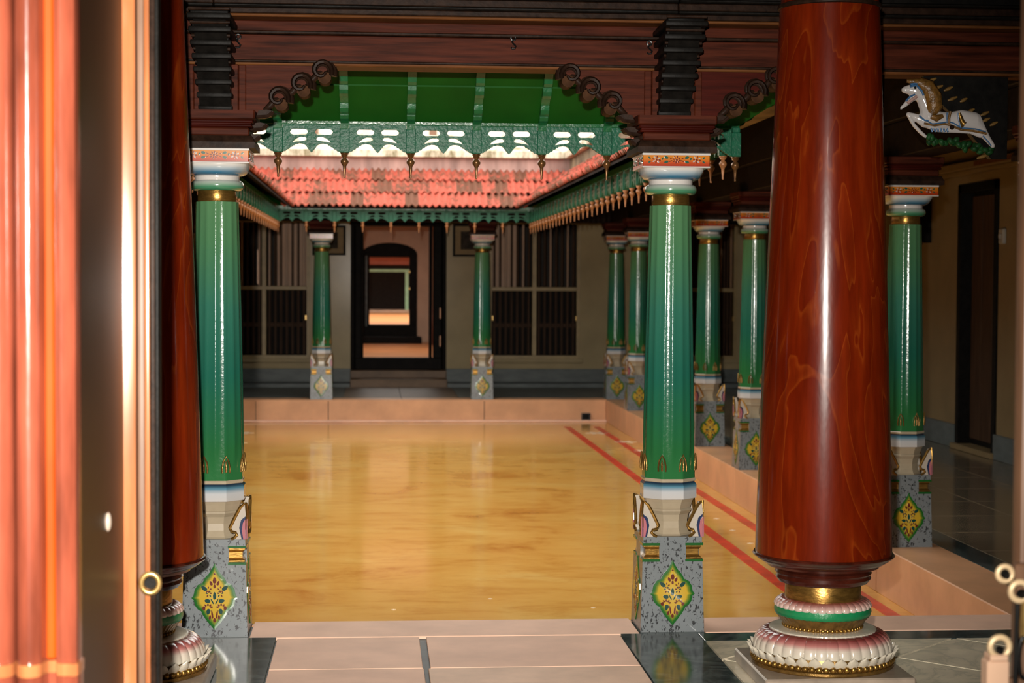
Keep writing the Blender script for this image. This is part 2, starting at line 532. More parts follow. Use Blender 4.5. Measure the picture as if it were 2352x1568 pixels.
# threshold strip between the front columns and the inlaid carpet of pink slabs
slab('threshold_slab', -0.54, 1.15, 7.44, KY0 + 0.02, 'pink_slab')
slab('threshold_slab', 1.435, KX1 + 0.34, 7.46, KY0 + 0.02, 'pink_slab')
slab('threshold_slab', KX0 - 0.3, -0.83, 7.46, KY0 + 0.02, 'pink_slab')
slab('stone_slab', -0.42, 0.192, 6.83, 7.43, 'pink_slab')
slab('stone_slab', 0.214, 1.06, 6.83, 7.43, 'pink_slab')
slab('stone_slab', -0.42, 0.196, 6.1, 6.83, 'pink_slab')
slab('stone_slab', 0.206, 1.06, 6.1, 6.83, 'grey_slab')
for y in (4.3, 5.2):
    slab('stone_slab', -0.42, 0.196, y, y + 0.9, 'pink_slab')
    slab('stone_slab', 0.206, 1.06, y, y + 0.9, 'pink_slab')
for (x0, x1) in ((1.06, 1.40), (-0.76, -0.42)):
    slab('marble_band', x0, x1, 6.05, 7.45, 'dark_marble', g=0.001)
    slab('marble_band', x0, x1, 4.3, 6.05, 'dark_marble', g=0.001)
slab('marble_band', -0.83, -0.542, 7.452, 7.76, 'dark_marble', g=0.001)
slab('marble_band', 1.15, 1.435, 7.452, 7.76, 'dark_marble', g=0.001)
slab('marble_band', 1.402, WX1, 7.28, 7.45, 'dark_marble', g=0.001)
slab('marble_band', WX0, -0.762, 7.28, 7.45, 'dark_marble', g=0.001)

def clip(poly, x0, x1, y0, y1):
    for ax, lim, sgn in ((0, x0, 1), (0, x1, -1), (1, y0, 1), (1, y1, -1)):
        out = []
        for i in range(len(poly)):
            a, b = poly[i], poly[(i + 1) % len(poly)]
            da, db = (a[ax] - lim) * sgn, (b[ax] - lim) * sgn
            if da >= 0:
                out.append(a)
            if (da >= 0) != (db >= 0):
                t = da / (da - db)
                out.append((a[0] + (b[0] - a[0]) * t, a[1] + (b[1] - a[1]) * t))
        poly = out
        if len(poly) < 3:
            return None
    return poly

def diamond_floor(x0, x1, y0, y1, h):
    i = 0
    nx, ny = int((x1 - x0) / h) + 3, int((y1 - y0) / h) + 3
    for a in range(-1, nx):
        for b in range(-1, ny):
            if (a + b) % 2:
                continue
            cx, cy = x0 + a * h, y0 + b * h
            g = h - 0.010
            p = clip([(cx - g, cy), (cx, cy - g), (cx + g, cy), (cx, cy + g)], x0, x1, y0, y1)
            if p:
                ob('marble_tile', MB().prism([p], -0.02, 0.0, 'xy').me('marble_tile', 'white_marble'), fo)
diamond_floor(1.405, 4.2, 4.4, 7.278, 0.36)
diamond_floor(-3.2, -0.765, 4.4, 7.278, 0.36)
slab('stone_slab', 4.2, WX1, 4.3, 7.278, 'white_marble')
slab('stone_slab', WX0, -3.2, 4.3, 7.278, 'white_marble')
slab('stone_slab', WX0, WX1, -3.0, 4.3, 'aisle_tile')

# side and back arcade paving
ys = [KY0 + 0.02, 9.93, 11.95, 13.98, 15.93, 18.1, 20.24, KY1 + 0.02]
for i in range(7):
    slab('kerb_coping', KX1 + 0.0, KX1 + 0.34, ys[i], ys[i + 1], 'kerb_stone', g=0.002)
    slab('kerb_coping', KX0 - 0.34, KX0, ys[i], ys[i + 1], 'kerb_stone', g=0.002)
slab('border_band', KX1 + 0.34, KX1 + 0.52, 7.46, WY1, 'dark_marble', g=0.001)
slab('border_band', KX0 - 0.52, KX0 - 0.34, 7.46, WY1, 'dark_marble', g=0.001)
tx = [KX1 + 0.52, 4.15, 4.75, WX1]
yy = 7.46
tilecache = {}
while yy < 24.0:
    for j in range(3):
        slab('paving_tile', tx[j], tx[j + 1], yy, yy + 0.725, 'aisle_tile')
    slab('paving_tile', WX0, KX0 - 0.52, yy, yy + 0.725, 'aisle_tile')
    yy += 0.725
for a, b in ((KX0 - 0.34, -0.686), (-0.686, 0.33), (0.33, 1.345), (1.345, KX1 + 0.34)):
    slab('paving_slab', a, b, KY1, 22.3, 'kerb_stone', g=0.002)
for a, b in ((KX0 - 0.34, -0.42), (1.06, KX1 + 0.34)):
    slab('paving_slab', a, b, 22.3, 24.4, 'dado_stone', g=0.002)
slab('paving_slab', -0.42, 0.32, 22.3, 24.4, 'dark_stone', g=0.003)
slab('paving_slab', 0.32, 1.06, 22.3, 24.4, 'dark_stone', g=0.003)

# sunken courtyard
cf = struct('courtyard_floor', MB().box(KX0 - 0.2, KX1 + 0.2, KY0 - 0.2, KY1 + 0.2, ZC - 0.2, ZC).me('courtyard_floor', 'court_stone'),
            'polished ochre stone floor of the sunken courtyard')
def flat(name, poly, mat, z=ZC, h=0.002):
    return ob(name, MB().prism([poly], z - 0.002, z + h, 'xy').me(name, mat), cf)
def strip(name, a, b, w, mat):
    a, b = Vector(a), Vector(b)
    d = (b - a).normalized()
    n = Vector((-d.y, d.x)) * w / 2
    flat(name, [tuple(a - n), tuple(b - n), tuple(b + n), tuple(a + n)][::1], mat)
strip('painted_line', (2.425, 8.3), (2.34, 21.2), 0.085, 'red_line')
strip('painted_line', (2.81, 8.3), (2.70, 21.2), 0.08, 'red_line')
strip('painted_line', (-1.80, 8.3), (-1.72, 21.2), 0.085, 'red_line')
strip('painted_line', (-2.18, 8.3), (-2.08, 21.2), 0.08, 'red_line')
def petal_chalk(cx, cy, r, n=6):
    pts = []
    for k in range(n * 6):
        a = 2 * PI * k / (n * 6)
        rr = r * (0.6 + 0.4 * math.cos(n * a))
        pts.append((cx + rr * math.cos(a), cy + rr * math.sin(a)))
    flat('chalk_flower', pts, 'chalk', h=0.003)
for (x, y, r) in ((2.78, 19.2, 0.13), (2.82, 18.2, 0.10), (2.60, 20.3, 0.14), (2.78, 17.3, 0.07), (-1.55, 20.4, 0.14), (-1.52, 19.2, 0.12), (-1.45, 18.1, 0.10),
                  (-1.5, 17.2, 0.07)):
    petal_chalk(x, y, r)
for k in range(7):
    petal_chalk(2.56 + 0.004 * k, 9.3 + k * 0.62, 0.022, 4)
for k in range(5):
    petal_chalk(0.1 + 0.55 * k, 9.5 + 0.3 * (k % 2), 0.012, 4)

kerbs = struct('kerb', MB().box(KX0 - 0.3, KX1 + 0.3, KY1 + 0.012, KY1 + 0.3, ZC - 0.1, -0.02).box(KX0 - 0.3, KX1 + 0.3, KY0 - 0.3, KY0 - 0.012, ZC - 0.1, -0.02)
               .box(KX0 - 0.3, KX0 - 0.012, KY0, KY1, ZC - 0.1, -0.02).box(KX1 + 0.012, KX1 + 0.3, KY0, KY1, ZC - 0.1, -0.02).me('kerb', 'joint'),
               'pink stone step down into the courtyard')
for a, b in ((KX0, -1.5), (-1.5, -0.595), (-0.595, 1.37), (1.37, KX1)):
    ob('kerb_stone', MB().bbox(a + 0.004, b - 0.004, KY1, KY1 + 0.03, ZC, -0.004, 0.002).me('kerb_stone', 'kerb_stone'), kerbs)
    ob('kerb_stone', MB().bbox(a + 0.004, b - 0.004, KY0 - 0.03, KY0, ZC, -0.004, 0.002).me('kerb_stone', 'kerb_stone'), kerbs)
for i in range(7):
    for x in (KX1, KX0 - 0.03):
        ob('kerb_stone', MB().bbox(x, x + 0.03, ys[i] + 0.004, ys[i + 1] - 0.004, ZC, -0.004, 0.002).me('kerb_stone', 'kerb_stone'), kerbs)
ob('skirting_ledge', MB().bbox(KX0, KX1, KY1 - 0.09, KY1, ZC, ZC + 0.025, 0.006).me('skirting_ledge', 'pink_slab'), kerbs)

# drain outlet in the far step
d = thing('drain_outlet', 'small black square drain outlet in the far pink step', 'drain', (2.66, KY1 - 0.03, ZC + 0.0))
ob('drain_box', MB().prism([[(-0.055, 0.0), (0.055, 0.0), (0.055, 0.11), (-0.055, 0.11)], [(-0.04, 0.015), (-0.04, 0.095), (0.04, 0.095), (0.04, 0.015)]], -0.02, 0.03).me('drain_box', 'iron'), d)
ob('drain_hole', MB().box(-0.04, 0.04, 0.005, 0.03, 0.015, 0.095).me('drain_hole', 'black_wood'), d)

# ------------------------------------------------------------------ setting: walls and ceilings
ZT = 2.82
def wall_boxes(name, mat, boxes, label=None):
    m = MB()
    for b in boxes:
        m.box(*b)
    return struct(name, m.me(name, mat), label)

wr = wall_boxes('wall_right', 'aisle_plaster', [(WX1, WX1 + 0.25, -3.2, 14.60, -0.3, ZT), (WX1, WX1 + 0.25, 15.62, WY1 + 0.3, -0.3, ZT), (WX1, WX1 + 0.25, 14.60, 15.62, 2.41, ZT),
                                              (WX1 + 0.2, WX1 + 0.25, 14.60, 15.62, -0.3, 2.41)], 'plain tan wall of the right arcade')
wl = wall_boxes('wall_left', 'aisle_plaster', [(WX0 - 0.25, WX0, -3.2, WY1 + 0.3, -0.3, ZT)], 'plain tan wall of the left arcade')
struct('baseboard_right', MB().bbox(WX1 - 0.03, WX1, 15.62, WY1, 0, 0.215, 0.004).bbox(WX1 - 0.03, WX1, 7.6, 14.60, 0, 0.215, 0.004).me('baseboard', 'dado_stone'),
       'grey stone skirting along the right wall')
co = struct('trim_1', MB().bbox(WX1 - 0.09, WX1, 4.3, WY1, 2.53, 2.60, 0.008).bbox(WX1 - 0.05, WX1, 4.3, WY1, 2.49, 2.53, 0.006).me('cornice', 'aisle_plaster'), 'tan cornice along the right wall')
ob('painted_band', MB().box(WX1 - 0.094, WX1 - 0.09, 9, 15.0, 2.545, 2.585).me('painted_band', 'underside_wood'), co)

# right-hand doorway
d1 = struct('door_1', MB().box(WX1 + 0.10, WX1 + 0.15, 14.62, 15.60, 0.05, 2.40).me('door_panel', 'black_wood'), 'dark wooden door in the right arcade wall')
ob('door_post', MB().bbox(WX1 - 0.02, WX1 + 0.12, 14.60, 14.68, 0.02, 2.41, 0.005).me('door_post', 'black_wood'), d1)
ob('door_post', MB().bbox(WX1 - 0.02, WX1 + 0.12, 15.54, 15.62, 0.02, 2.41, 0.005).me('door_post', 'black_wood'), d1)
ob('door_lintel', MB().bbox(WX1 - 0.02, WX1 + 0.12, 14.6, 15.62, 2.33, 2.41, 0.005).me('door_lintel', 'black_wood'), d1)
ob('door_sill', MB().bbox(WX1 - 0.06, WX1 + 0.15, 14.58, 15.64, 0.0, 0.05, 0.006).me('door_sill', 'aisle_plaster'), d1)
for k in range(3):
    ob('door_board', MB().bbox(WX1 + 0.085, WX1 + 0.1, 14.7 + k * 0.28, 14.96 + k * 0.28, 0.1, 2.3, 0.004).me('door_board', 'shutter_wood'), d1)

sw = thing('wall_switch', 'small white switch box beside the dark right-hand door', 'switch', (WX1, 14.47, 1.85))
ob('switch_plate', MB().bbox(-0.035, 0, -0.05, 0.05, 0, 0.13, 0.008).me('switch_plate', 'switch_white'), sw)
ob('switch_knob', MB().bbox(-0.05, -0.034, -0.015, 0.015, 0.045, 0.085, 0.004).me('switch_knob', 'switch_white'), sw)

br = thing('wall_bracket', 'dark slanting timber bracket on the right wall behind the nearest arcade column', 'bracket', (WX1, 16.5, 1.9))
ob('bracket_arm', MB().prism([[(0.0, 0.0), (-0.10, 0.0), (-0.42, 0.6), (0.0, 0.6)]], -0.07, 0.07).me('bracket_arm', 'black_wood'), br)
ob('bracket_edge', MB().prism([[(-0.085, -0.02), (-0.11, -0.02), (-0.44, 0.6), (-0.41, 0.6)]], -0.09, 0.09).me('bracket_edge', 'dull_wood'), br)

# back wall with door recess and windows (z0 .38 .. 2.40)
WIN = [(-2.23, -0.93), (1.60, 2.92), (4.35, 5.20)]
WB, WTOP = 0.38, 2.36
segs = []
xs = [WX0, WIN[0][0], WIN[0][1], -0.36, 1.00, WIN[1][0], WIN[1][1], WIN[2][0], WIN[2][1], WX1]
wb = MB()
for i in range(0, len(xs) - 1):
    x0, x1 = xs[i], xs[i + 1]
    hole = (x0, x1) in WIN
    door = abs(x0 + 0.36) < 1e-6
    if hole:
        wb.box(x0, x1, WY1, WY1 + 0.3, -0.3, WB).box(x0, x1, WY1, WY1 + 0.3, WTOP, ZT)
    elif door:
        wb.box(x0, x1, WY1, WY1 + 0.45, 2.34, ZT)
    else:
        wb.box(x0, x1, WY1, WY1 + 0.3, -0.3, ZT)
struct('wall_back', wb.me('wall_back', 'wall_plaster'), 'polished grey plaster wall behind the far arcade')
for i, (a, b) in enumerate(((WX0, -0.36), (1.0, WX1))):
    struct('baseboard_back' if i == 0 else 'baseboard_back_1', MB().bbox(a, b, WY1 - 0.025, WY1, 0.0, 0.24, 0.004).me('baseboard', 'dado_stone'), 'grey stone skirting of the far wall')
    struct('trim_%d' % (i + 2), MB().bbox(a, b, WY1 - 0.45, WY1 - 0.025, -0.01, 0.055, 0.006).me('ledge', 'dado_stone'), 'dark stone ledge at the foot of the far wall')

for i, (a, b) in enumerate(WIN):
    w = struct('window_%d' % (i + 1), MB().prism([[(a, WB), (b, WB), (b, WTOP), (a, WTOP)], [(a + 0.05, WB + 0.05), (a + 0.05, WTOP - 0.05), (b - 0.05, WTOP - 0.05), (b - 0.05, WB + 0.05)]],
                                              WY1 - 0.02, WY1 + 0.08).me('window_frame', 'window_paint'),
               ['barred four-light window left of the far door', 'barred four-light window right of the far door', 'barred window at the right end of the far wall'][i])
    mx = (a + b) / 2
    ob('mullion', MB().bbox(mx - 0.032, mx + 0.032, WY1 - 0.01, WY1 + 0.06, WB + 0.05, WTOP - 0.05, 0.006).me('mullion', 'window_paint'), w)
    ob('transom', MB().bbox(a + 0.05, b - 0.05, WY1 - 0.012, WY1 + 0.062, 1.355, 1.41, 0.006).me('transom', 'window_paint'), w)
    ob('window_sill', MB().bbox(a - 0.04, b + 0.04, WY1 - 0.06, WY1 + 0.02, WB - 0.05, WB, 0.006).me('window_sill', 'wall_plaster'), w)
    for (p, q) in ((a + 0.05, mx - 0.032), (mx + 0.032, b - 0.05)):
        n = 7
        for (z0, z1, low) in ((WB + 0.05, 1.355, True), (1.41, WTOP - 0.05, False)):
            for k in range(n):
                x = p + (k + 0.5) * (q - p) / n
                mt = 'shutter_wood' if low else ('slat_wood' if (k * 7 + int(p * 10)) % 3 == 0 else 'shutter_wood')
                ob('window_bar', MB().bbox(x - 0.016, x + 0.016, WY1 + 0.07, WY1 + 0.10, z0, z1, 0.004).me('window_bar', mt), w)
            if low:
                ob('cross_rail', MB().bbox(p, q, WY1 + 0.10, WY1 + 0.12, z0 + 0.40, z0 + 0.46, 0.004).me('cross_rail', 'shutter_wood'), w)
                ob('shutter', MB().bbox(p, q, WY1 + 0.13, WY1 + 0.16, z0, z1, 0.004).me('shutter', 'door_black'), w)
    for sx in (a + 0.06, b - 0.06):
        ob('hinge_pin', MB().bbox(sx - 0.012, sx + 0.012, WY1 - 0.04, WY1 - 0.01, 0.93, 1.0, 0.004).me('hinge_pin', 'brass'), w)
# rooms behind the windows
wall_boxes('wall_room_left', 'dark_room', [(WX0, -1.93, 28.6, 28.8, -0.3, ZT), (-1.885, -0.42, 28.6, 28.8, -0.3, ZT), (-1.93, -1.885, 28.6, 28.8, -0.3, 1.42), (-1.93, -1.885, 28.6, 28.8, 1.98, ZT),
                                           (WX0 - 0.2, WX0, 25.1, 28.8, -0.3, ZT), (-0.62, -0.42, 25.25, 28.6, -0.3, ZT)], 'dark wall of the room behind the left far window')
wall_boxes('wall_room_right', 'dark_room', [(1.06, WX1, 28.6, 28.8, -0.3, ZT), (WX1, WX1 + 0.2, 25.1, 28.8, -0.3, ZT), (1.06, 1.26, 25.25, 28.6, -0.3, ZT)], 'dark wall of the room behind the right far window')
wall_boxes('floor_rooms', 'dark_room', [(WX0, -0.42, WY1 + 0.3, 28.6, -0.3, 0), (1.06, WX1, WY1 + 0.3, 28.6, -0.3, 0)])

# far doorway: steps, black posts, threshold
d2 = struct('door_2', MB().bbox(-0.30, 0.94, WY1 + 0.10, WY1 + 0.30, 0.22, 0.39, 0.01).me('threshold', 'door_black'), 'tall black-framed main doorway in the far wall')
ob('step', MB().bbox(-0.36, 1.0, WY1 - 0.42, WY1 + 0.45, -0.01, 0.11, 0.008).me('step', 'dark_stone'), d2)
ob('step', MB().bbox(-0.36, 1.0, WY1 - 0.12, WY1 + 0.45, 0.11, 0.22, 0.008).me('step', 'dark_stone'), d2)
for (a, b) in ((-0.36, -0.30), (0.94, 1.0)):
    ob('outer_post', MB().bbox(a, b, WY1 - 0.03, WY1 + 0.40, 0.10, 2.36, 0.02, 3).me('outer_post', 'door_black', 40), d2)
for (a, b) in ((-0.30, -0.20), (0.82, 0.94)):
    ob('door_post', MB().bbox(a, b, WY1 + 0.12, WY1 + 0.40, 0.22, 2.36, 0.01).me('door_post', 'door_black'), d2)
for (a, b) in ((-0.215, -0.18), (0.76, 0.80)):
    ob('post_moulding', MB().bbox(a, b, WY1 + 0.06, WY1 + 0.40, 0.38, 2.30, 0.012, 2).me('post_moulding', 'door_black', 40), d2)
ob('lintel', MB().bbox(-0.36, 1.0, WY1 - 0.02, WY1 + 0.40, 2.27, 2.42, 0.012, 2).me('lintel', 'door_black', 40), d2)
ob('lintel_band', MB().bbox(-0.2, 0.8, WY1 - 0.035, WY1 - 0.015, 2.39, 2.41, 0.004).me('lintel_band', 'underside_wood'), d2)
for z in (0.95, 0.55):
    ob('hinge', MB().bbox(0.905, 0.93, WY1 + 0.085, WY1 + 0.13, z, z + 0.16, 0.004).me('hinge', 'copper_paint'), d2)

# hall beyond the far door, with a roof opening added to light its floor, then the arch and a second courtyard
Z2, Z3 = 0.30, 0.55
struct('floor_inner', MB().box(-0.62, 1.26, WY1 + 0.30, 33.5, Z2 - 0.2, Z2).me('floor_inner', 'orange_floor'), 'orange floor of the inner hall')
wi = wall_boxes('wall_inner', 'room_plaster', [(-1.42, -0.42, 25.3, 33.7, -0.1, 3.4), (1.06, 2.06, 25.3, 33.7, -0.1, 3.4)], 'cream side walls of the inner hall')
ob('dado', MB().box(1.04, 1.06, 25.4, 33.5, Z2, 0.95).me('dado', 'red_dado'), wi)
struct('ceiling_inner', MB().box(-1.42, 2.06, WY1 + 0.3, 26.6, 2.75, 2.95).box(-1.42, 2.06, 31.0, 34.2, 2.75, 2.95).me('ceiling_inner', 'room_plaster'), 'ceiling of the inner hall')
def arch_pts(cx, hw, z0, zs, rise, n=14, rev=False):
    pts = [(cx - hw, z0), (cx + hw, z0)]
    for k in range(n + 1):
        a = PI * k / n
        pts.append((cx + hw * math.cos(a), zs + rise * math.sin(a)))
    return pts
AC = 0.255
wa = struct('wall_arch', MB().prism([[(-0.62, Z2 - 0.2), (1.3, Z2 - 0.2), (1.3, 3.2), (-0.62, 3.2)], arch_pts(AC, 0.53, Z2 + 0.01, 1.98, 0.22)[::-1]], 33.3, 33.6).me('wall_arch', 'room_plaster'),
            'cream wall with an arched doorway beyond the far door')
d3 = struct('door_3', MB().prism([arch_pts(AC, 0.53, 1.92, 1.98, 0.22)], 33.38, 33.55).me('lunette', 'door_black'), 'dark arched inner doorway')
for (a, b) in ((AC - 0.53, AC - 0.38), (AC + 0.38, AC + 0.53)):
    ob('door_post', MB().bbox(a, b, 33.34, 33.58, Z2, 2.0, 0.01).me('door_post', 'door_black'), d3)
ob('post_moulding', MB().bbox(AC - 0.46, AC - 0.42, 33.28, 33.36, Z2 + 0.3, 1.95, 0.012, 2).me('post_moulding', 'dado_stone', 40), d3)
ob('threshold', MB().bbox(AC - 0.53, AC + 0.53, 33.3, 33.6, Z2, 0.63, 0.01).me('threshold', 'door_black'), d3)
ob('step', MB().bbox(AC - 0.6, AC + 0.6, 32.6, 33.3, Z2, 0.42, 0.01).me('step', 'door_black'), d3)
for z in (1.62, 1.30):
    ob('hinge', MB().bbox(AC + 0.36, AC + 0.40, 33.28, 33.34, z, z + 0.05, 0.01).me('hinge', 'brass'), d3)
struct('floor_second_court', MB().box(-3, 4, 33.6, 56, 0.3, Z3).me('floor_second', 'orange_floor'), 'sunlit orange floor of the second courtyard')
wall_boxes('wall_second_court', 'room_plaster', [(-3.2, -3, 33.6, 56, 0, 3.2), (4, 4.2, 33.6, 56, 0, 3.2), (-3.2, -0.62, 33.4, 33.6, 0, 3.2), (1.3, 4.2, 33.4, 33.6, 0, 3.2)], 'walls of the second courtyard')
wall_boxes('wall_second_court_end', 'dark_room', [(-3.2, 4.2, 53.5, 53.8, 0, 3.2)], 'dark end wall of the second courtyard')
wall_boxes('wall_sky_blocker', 'brown_shutter', [(-3.2, 4.2, 46.8, 47.0, 2.5, 6.5)], 'unseen wall added above the second courtyard to block the sky')  # added to keep bright sky out of the polished floor's reflection
wall_boxes('ceiling_second_court', 'ceiling_wood', [(-3.2, 4.2, 33.6, 37.5, 2.7, 2.9), (-3.2, 4.2, 46.8, 54, 2.3, 2.5)])
gf = thing('green_portal', 'pale green timber portal seen through both far doorways', 'portal', (0.28, 49, Z3))
ob('portal_post', MB().bbox(0.53, 0.63, -0.05, 0.05, 0, 1.22, 0.01).me('portal_post', 'pale_green'), gf)
ob('portal_post', MB().bbox(-0.68, -0.58, -0.05, 0.05, 0, 1.22, 0.01).me('portal_post', 'pale_green'), gf)
ob('portal_beam', MB().bbox(-0.7, 0.65, -0.06, 0.06, 1.14, 1.22, 0.01).me('portal_beam', 'pale_green'), gf)
ob('portal_fascia', MB().bbox(-0.7, 0.65, -0.03, 0.06, 1.34, 1.60, 0.01).me('portal_fascia', 'red_dado'), gf)
ob('portal_sill', MB().bbox(-1.5, 1.5, -0.1, 0.3, -0.02, 0.08, 0.01).me('portal_sill', 'room_plaster'), gf)

# pictures on the far wall
def picture(x0, x1, z0, z1, label):
    p = thing('framed_picture', label, 'picture', ((x0 + x1) / 2, WY1 - 0.005, z0), 0, 'framed pictures on the far wall')
    hw, h = (x1 - x0) / 2, z1 - z0
    ob('frame', MB().prism([[(-hw, 0), (hw, 0), (hw, h), (-hw, h)], [(-hw + .03, .03), (-hw + .03, h - .03), (hw - .03, h - .03), (hw - .03, .03)]], -0.035, 0.0).me('frame', 'door_black'), p)
    ob('mat', MB().prism([[(-hw + .03, .03), (hw - .03, .03), (hw - .03, h - .03), (-hw + .03, h - .03)], [(-hw + .11, .10), (-hw + .11, h - .10), (hw - .11, h - .10), (hw - .11, .10)]],
                         -0.022, -0.012).me('mat', 'picture_mat'), p)
    ob('print', MB().box(-hw + .1, hw - .1, -0.016, -0.01, .09, h - .09).me('print', 'picture_print'), p)
picture(-0.90, -0.43, 1.845, 2.27, 'black-framed picture on the far wall left of the doorway')
picture(1.09, 1.60, 1.84, 2.30, 'black-framed picture on the far wall right of the doorway')

# ceilings over hall and arcades
ce = struct('ceiling', MB().box(WX0 - 0.2, WX1 + 0.2, -3.2, 8.25, ZT, ZT + 0.15).box(WX0 - 0.2, -1.78, 8.25, WY1 + 4, ZT, ZT + 0.15)
            .box(2.46, WX1 + 0.2, 8.25, WY1 + 4, ZT, ZT + 0.15).box(-1.78, 2.46, 21.42, WY1 + 0.45, ZT, ZT + 0.15)
            .box(-1.78, -0.42, WY1 + .4, WY1 + 4, ZT, ZT + 0.15).box(1.06, 2.46, WY1 + .4, WY1 + 4, ZT, ZT + 0.15).me('ceiling', 'ceiling_wood'), 'dark timber ceiling of hall and arcades')
for k in range(6):
    ob('ceiling_joist', MB().bbox(WX0, WX1, 4.7 + k * 0.47, 4.82 + k * 0.47, ZT - 0.07, ZT, 0.008).me('ceiling_joist', 'ceiling_wood'), ce)
# near wall with the entrance opening
wall_boxes('wall_front', 'aisle_plaster', [(WX0, -0.86, 3.45, 4.0, -0.3, ZT), (1.62, WX1, 3.45, 4.0, -0.3, ZT), (-0.86, 1.62, 3.45, 4.0, 2.55, ZT)], 'plain wall around the entrance door')
wall_boxes('wall_behind', 'aisle_plaster', [(WX0, WX1, -3.4, -3.2, -0.3, ZT)], 'plain wall behind the viewer')

# ------------------------------------------------------------------ green columns
def polyr(n, a, off=0.0):
    s = 2 * PI / n
    t = (a - off) % s
    return math.cos(PI / n) / math.cos(t - PI / n)

def shaft_r(r, a, z):
    # octagon with corners at odd multiples of 22.5 deg, turning into sixteen shallow flutes
    k = min(1, max(0, (z - 0.66) / 0.16))
    k = k * k * (3 - 2 * k)
    r8 = polyr(8, a, R(22.5))
    s = 2 * PI / 16
    t = (a % s) / s
    r16 = polyr(16, a, 0) - 0.022 * math.sin(PI * t) * (1 if z < 1.86 else 0)
    return r * (r8 * 1.02 * (1 - k) + r16 * k)

MEDPTS = [(0, 1), (0.10, 0.86), (0.24, 0.70), (0.40, 0.58), (0.47, 0.50), (0.52, 0.42), (0.72, 0.36), (0.86, 0.22), (0.91, 0.04), (1.0, -0.04), (0.90, -0.10),
          (0.85, -0.26), (0.72, -0.38), (0.58, -0.43), (0.53, -0.52), (0.40, -0.66), (0.22, -0.82), (0, -1)]
def medallion_me():
    m = MB()
    right = MEDPTS
    left = [(-x, y) for x, y in MEDPTS[1:-1]][::-1]
    loop = right + left
    n = len(loop)
    G, G2, Yl, Y2 = (0.012, 0.115, 0.018), (0.02, 0.15, 0.02), (0.62, 0.40, 0.03), (0.66, 0.47, 0.10)
    rings = [(1.0, 0.0, G), (1.0, 0.0035, G), (0.90, 0.0042, G2), (0.80, 0.0045, (0.20, 0.25, 0.02)), (0.70, 0.0046, Yl), (0.35, 0.0048, Yl), (0.0, 0.0048, Y2)]
    v, f, c = [], [], []
    for (s, d, col) in rings[:-1]:
        for (x, y) in loop:
            v.append((x * s * 0.098, -d, y * s * 0.143))
            c.append(col)
    v.append((0, -0.0048, 0))
    c.append(rings[-1][2])
    for i in range(len(rings) - 2):
        for k in range(n):
            k2 = (k + 1) % n
            f.append((i * n + k, i * n + k2, (i + 1) * n + k2, (i + 1) * n + k))
    l = (len(rings) - 2) * n
    for k in range(n):
        f.append((l + k, l + (k + 1) % n, len(v) - 1))
    f = [tuple(reversed(q)) for q in f]
    m.add(v, f, c)
    return m.me('medallion', 'paint')

def motif_me():
    m = MB()
    T, D, Wt = (0.006, 0.055, 0.045), (0.14, 0.022, 0.012), (0.66, 0.62, 0.42)
    def drop(x, z, l, w, ang, col):
        pts = []
        for k in range(8):
            a = 2 * PI * k / 8
            r = 1.0 - 0.25 * math.cos(a)
            px, pz = w * math.sin(a) * r, l * math.cos(a)
            pts.append((x + px * math.cos(ang) + pz * math.sin(ang), z - px * math.sin(ang) + pz * math.cos(ang)))
        m.prism([pts[::-1]], -0.0062, -0.004, 'xz', col)
    def both(x, z, l, w, ang, col):
        drop(x, z, l, w, ang, col)
        drop(-x, z, l, w, -ang, col)
    drop(0, 0.098, 0.004, 0.004, 0, D)
    drop(0, 0.070, 0.014, 0.008, 0, D)
    both(0.015, 0.058, 0.011, 0.006, 0.4, D)
    drop(0, 0.045, 0.009, 0.005, 0, D)
    both(0.044, 0.036, 0.015, 0.009, 0.9, T)
    for (x, z) in ((0.026, 0.030), (0.024, 0.012)):
        for k in range(5):
            a = k * 1.257
            both(x + 0.010 * math.sin(a), z + 0.010 * math.cos(a), 0.005, 0.003, a, T if k % 2 else D)
    drop(0, 0.004, 0.017, 0.007, 0, T)
    both(0.030, -0.018, 0.013, 0.009, 1.4, T)
    both(0.010, -0.020, 0.014, 0.003, 0.5, T)
    for k in range(5):
        a = -1.4 + k * 0.7
        both(0.028 + 0.016 * math.sin(a), -0.046 + 0.012 * math.cos(a), 0.006, 0.004, a, D)
    both(0.046, -0.050, 0.008, 0.006, 1.0, D)
    both(0.026, -0.064, 0.013, 0.009, 2.9, T)
    both(0.010, -0.075, 0.020, 0.004, 0.15, D)
    both(0.019, -0.088, 0.010, 0.005, -0.2, D)
    drop(0, -0.100, 0.010, 0.006, 0, D)
    return m.me('flower_motif', 'paint')

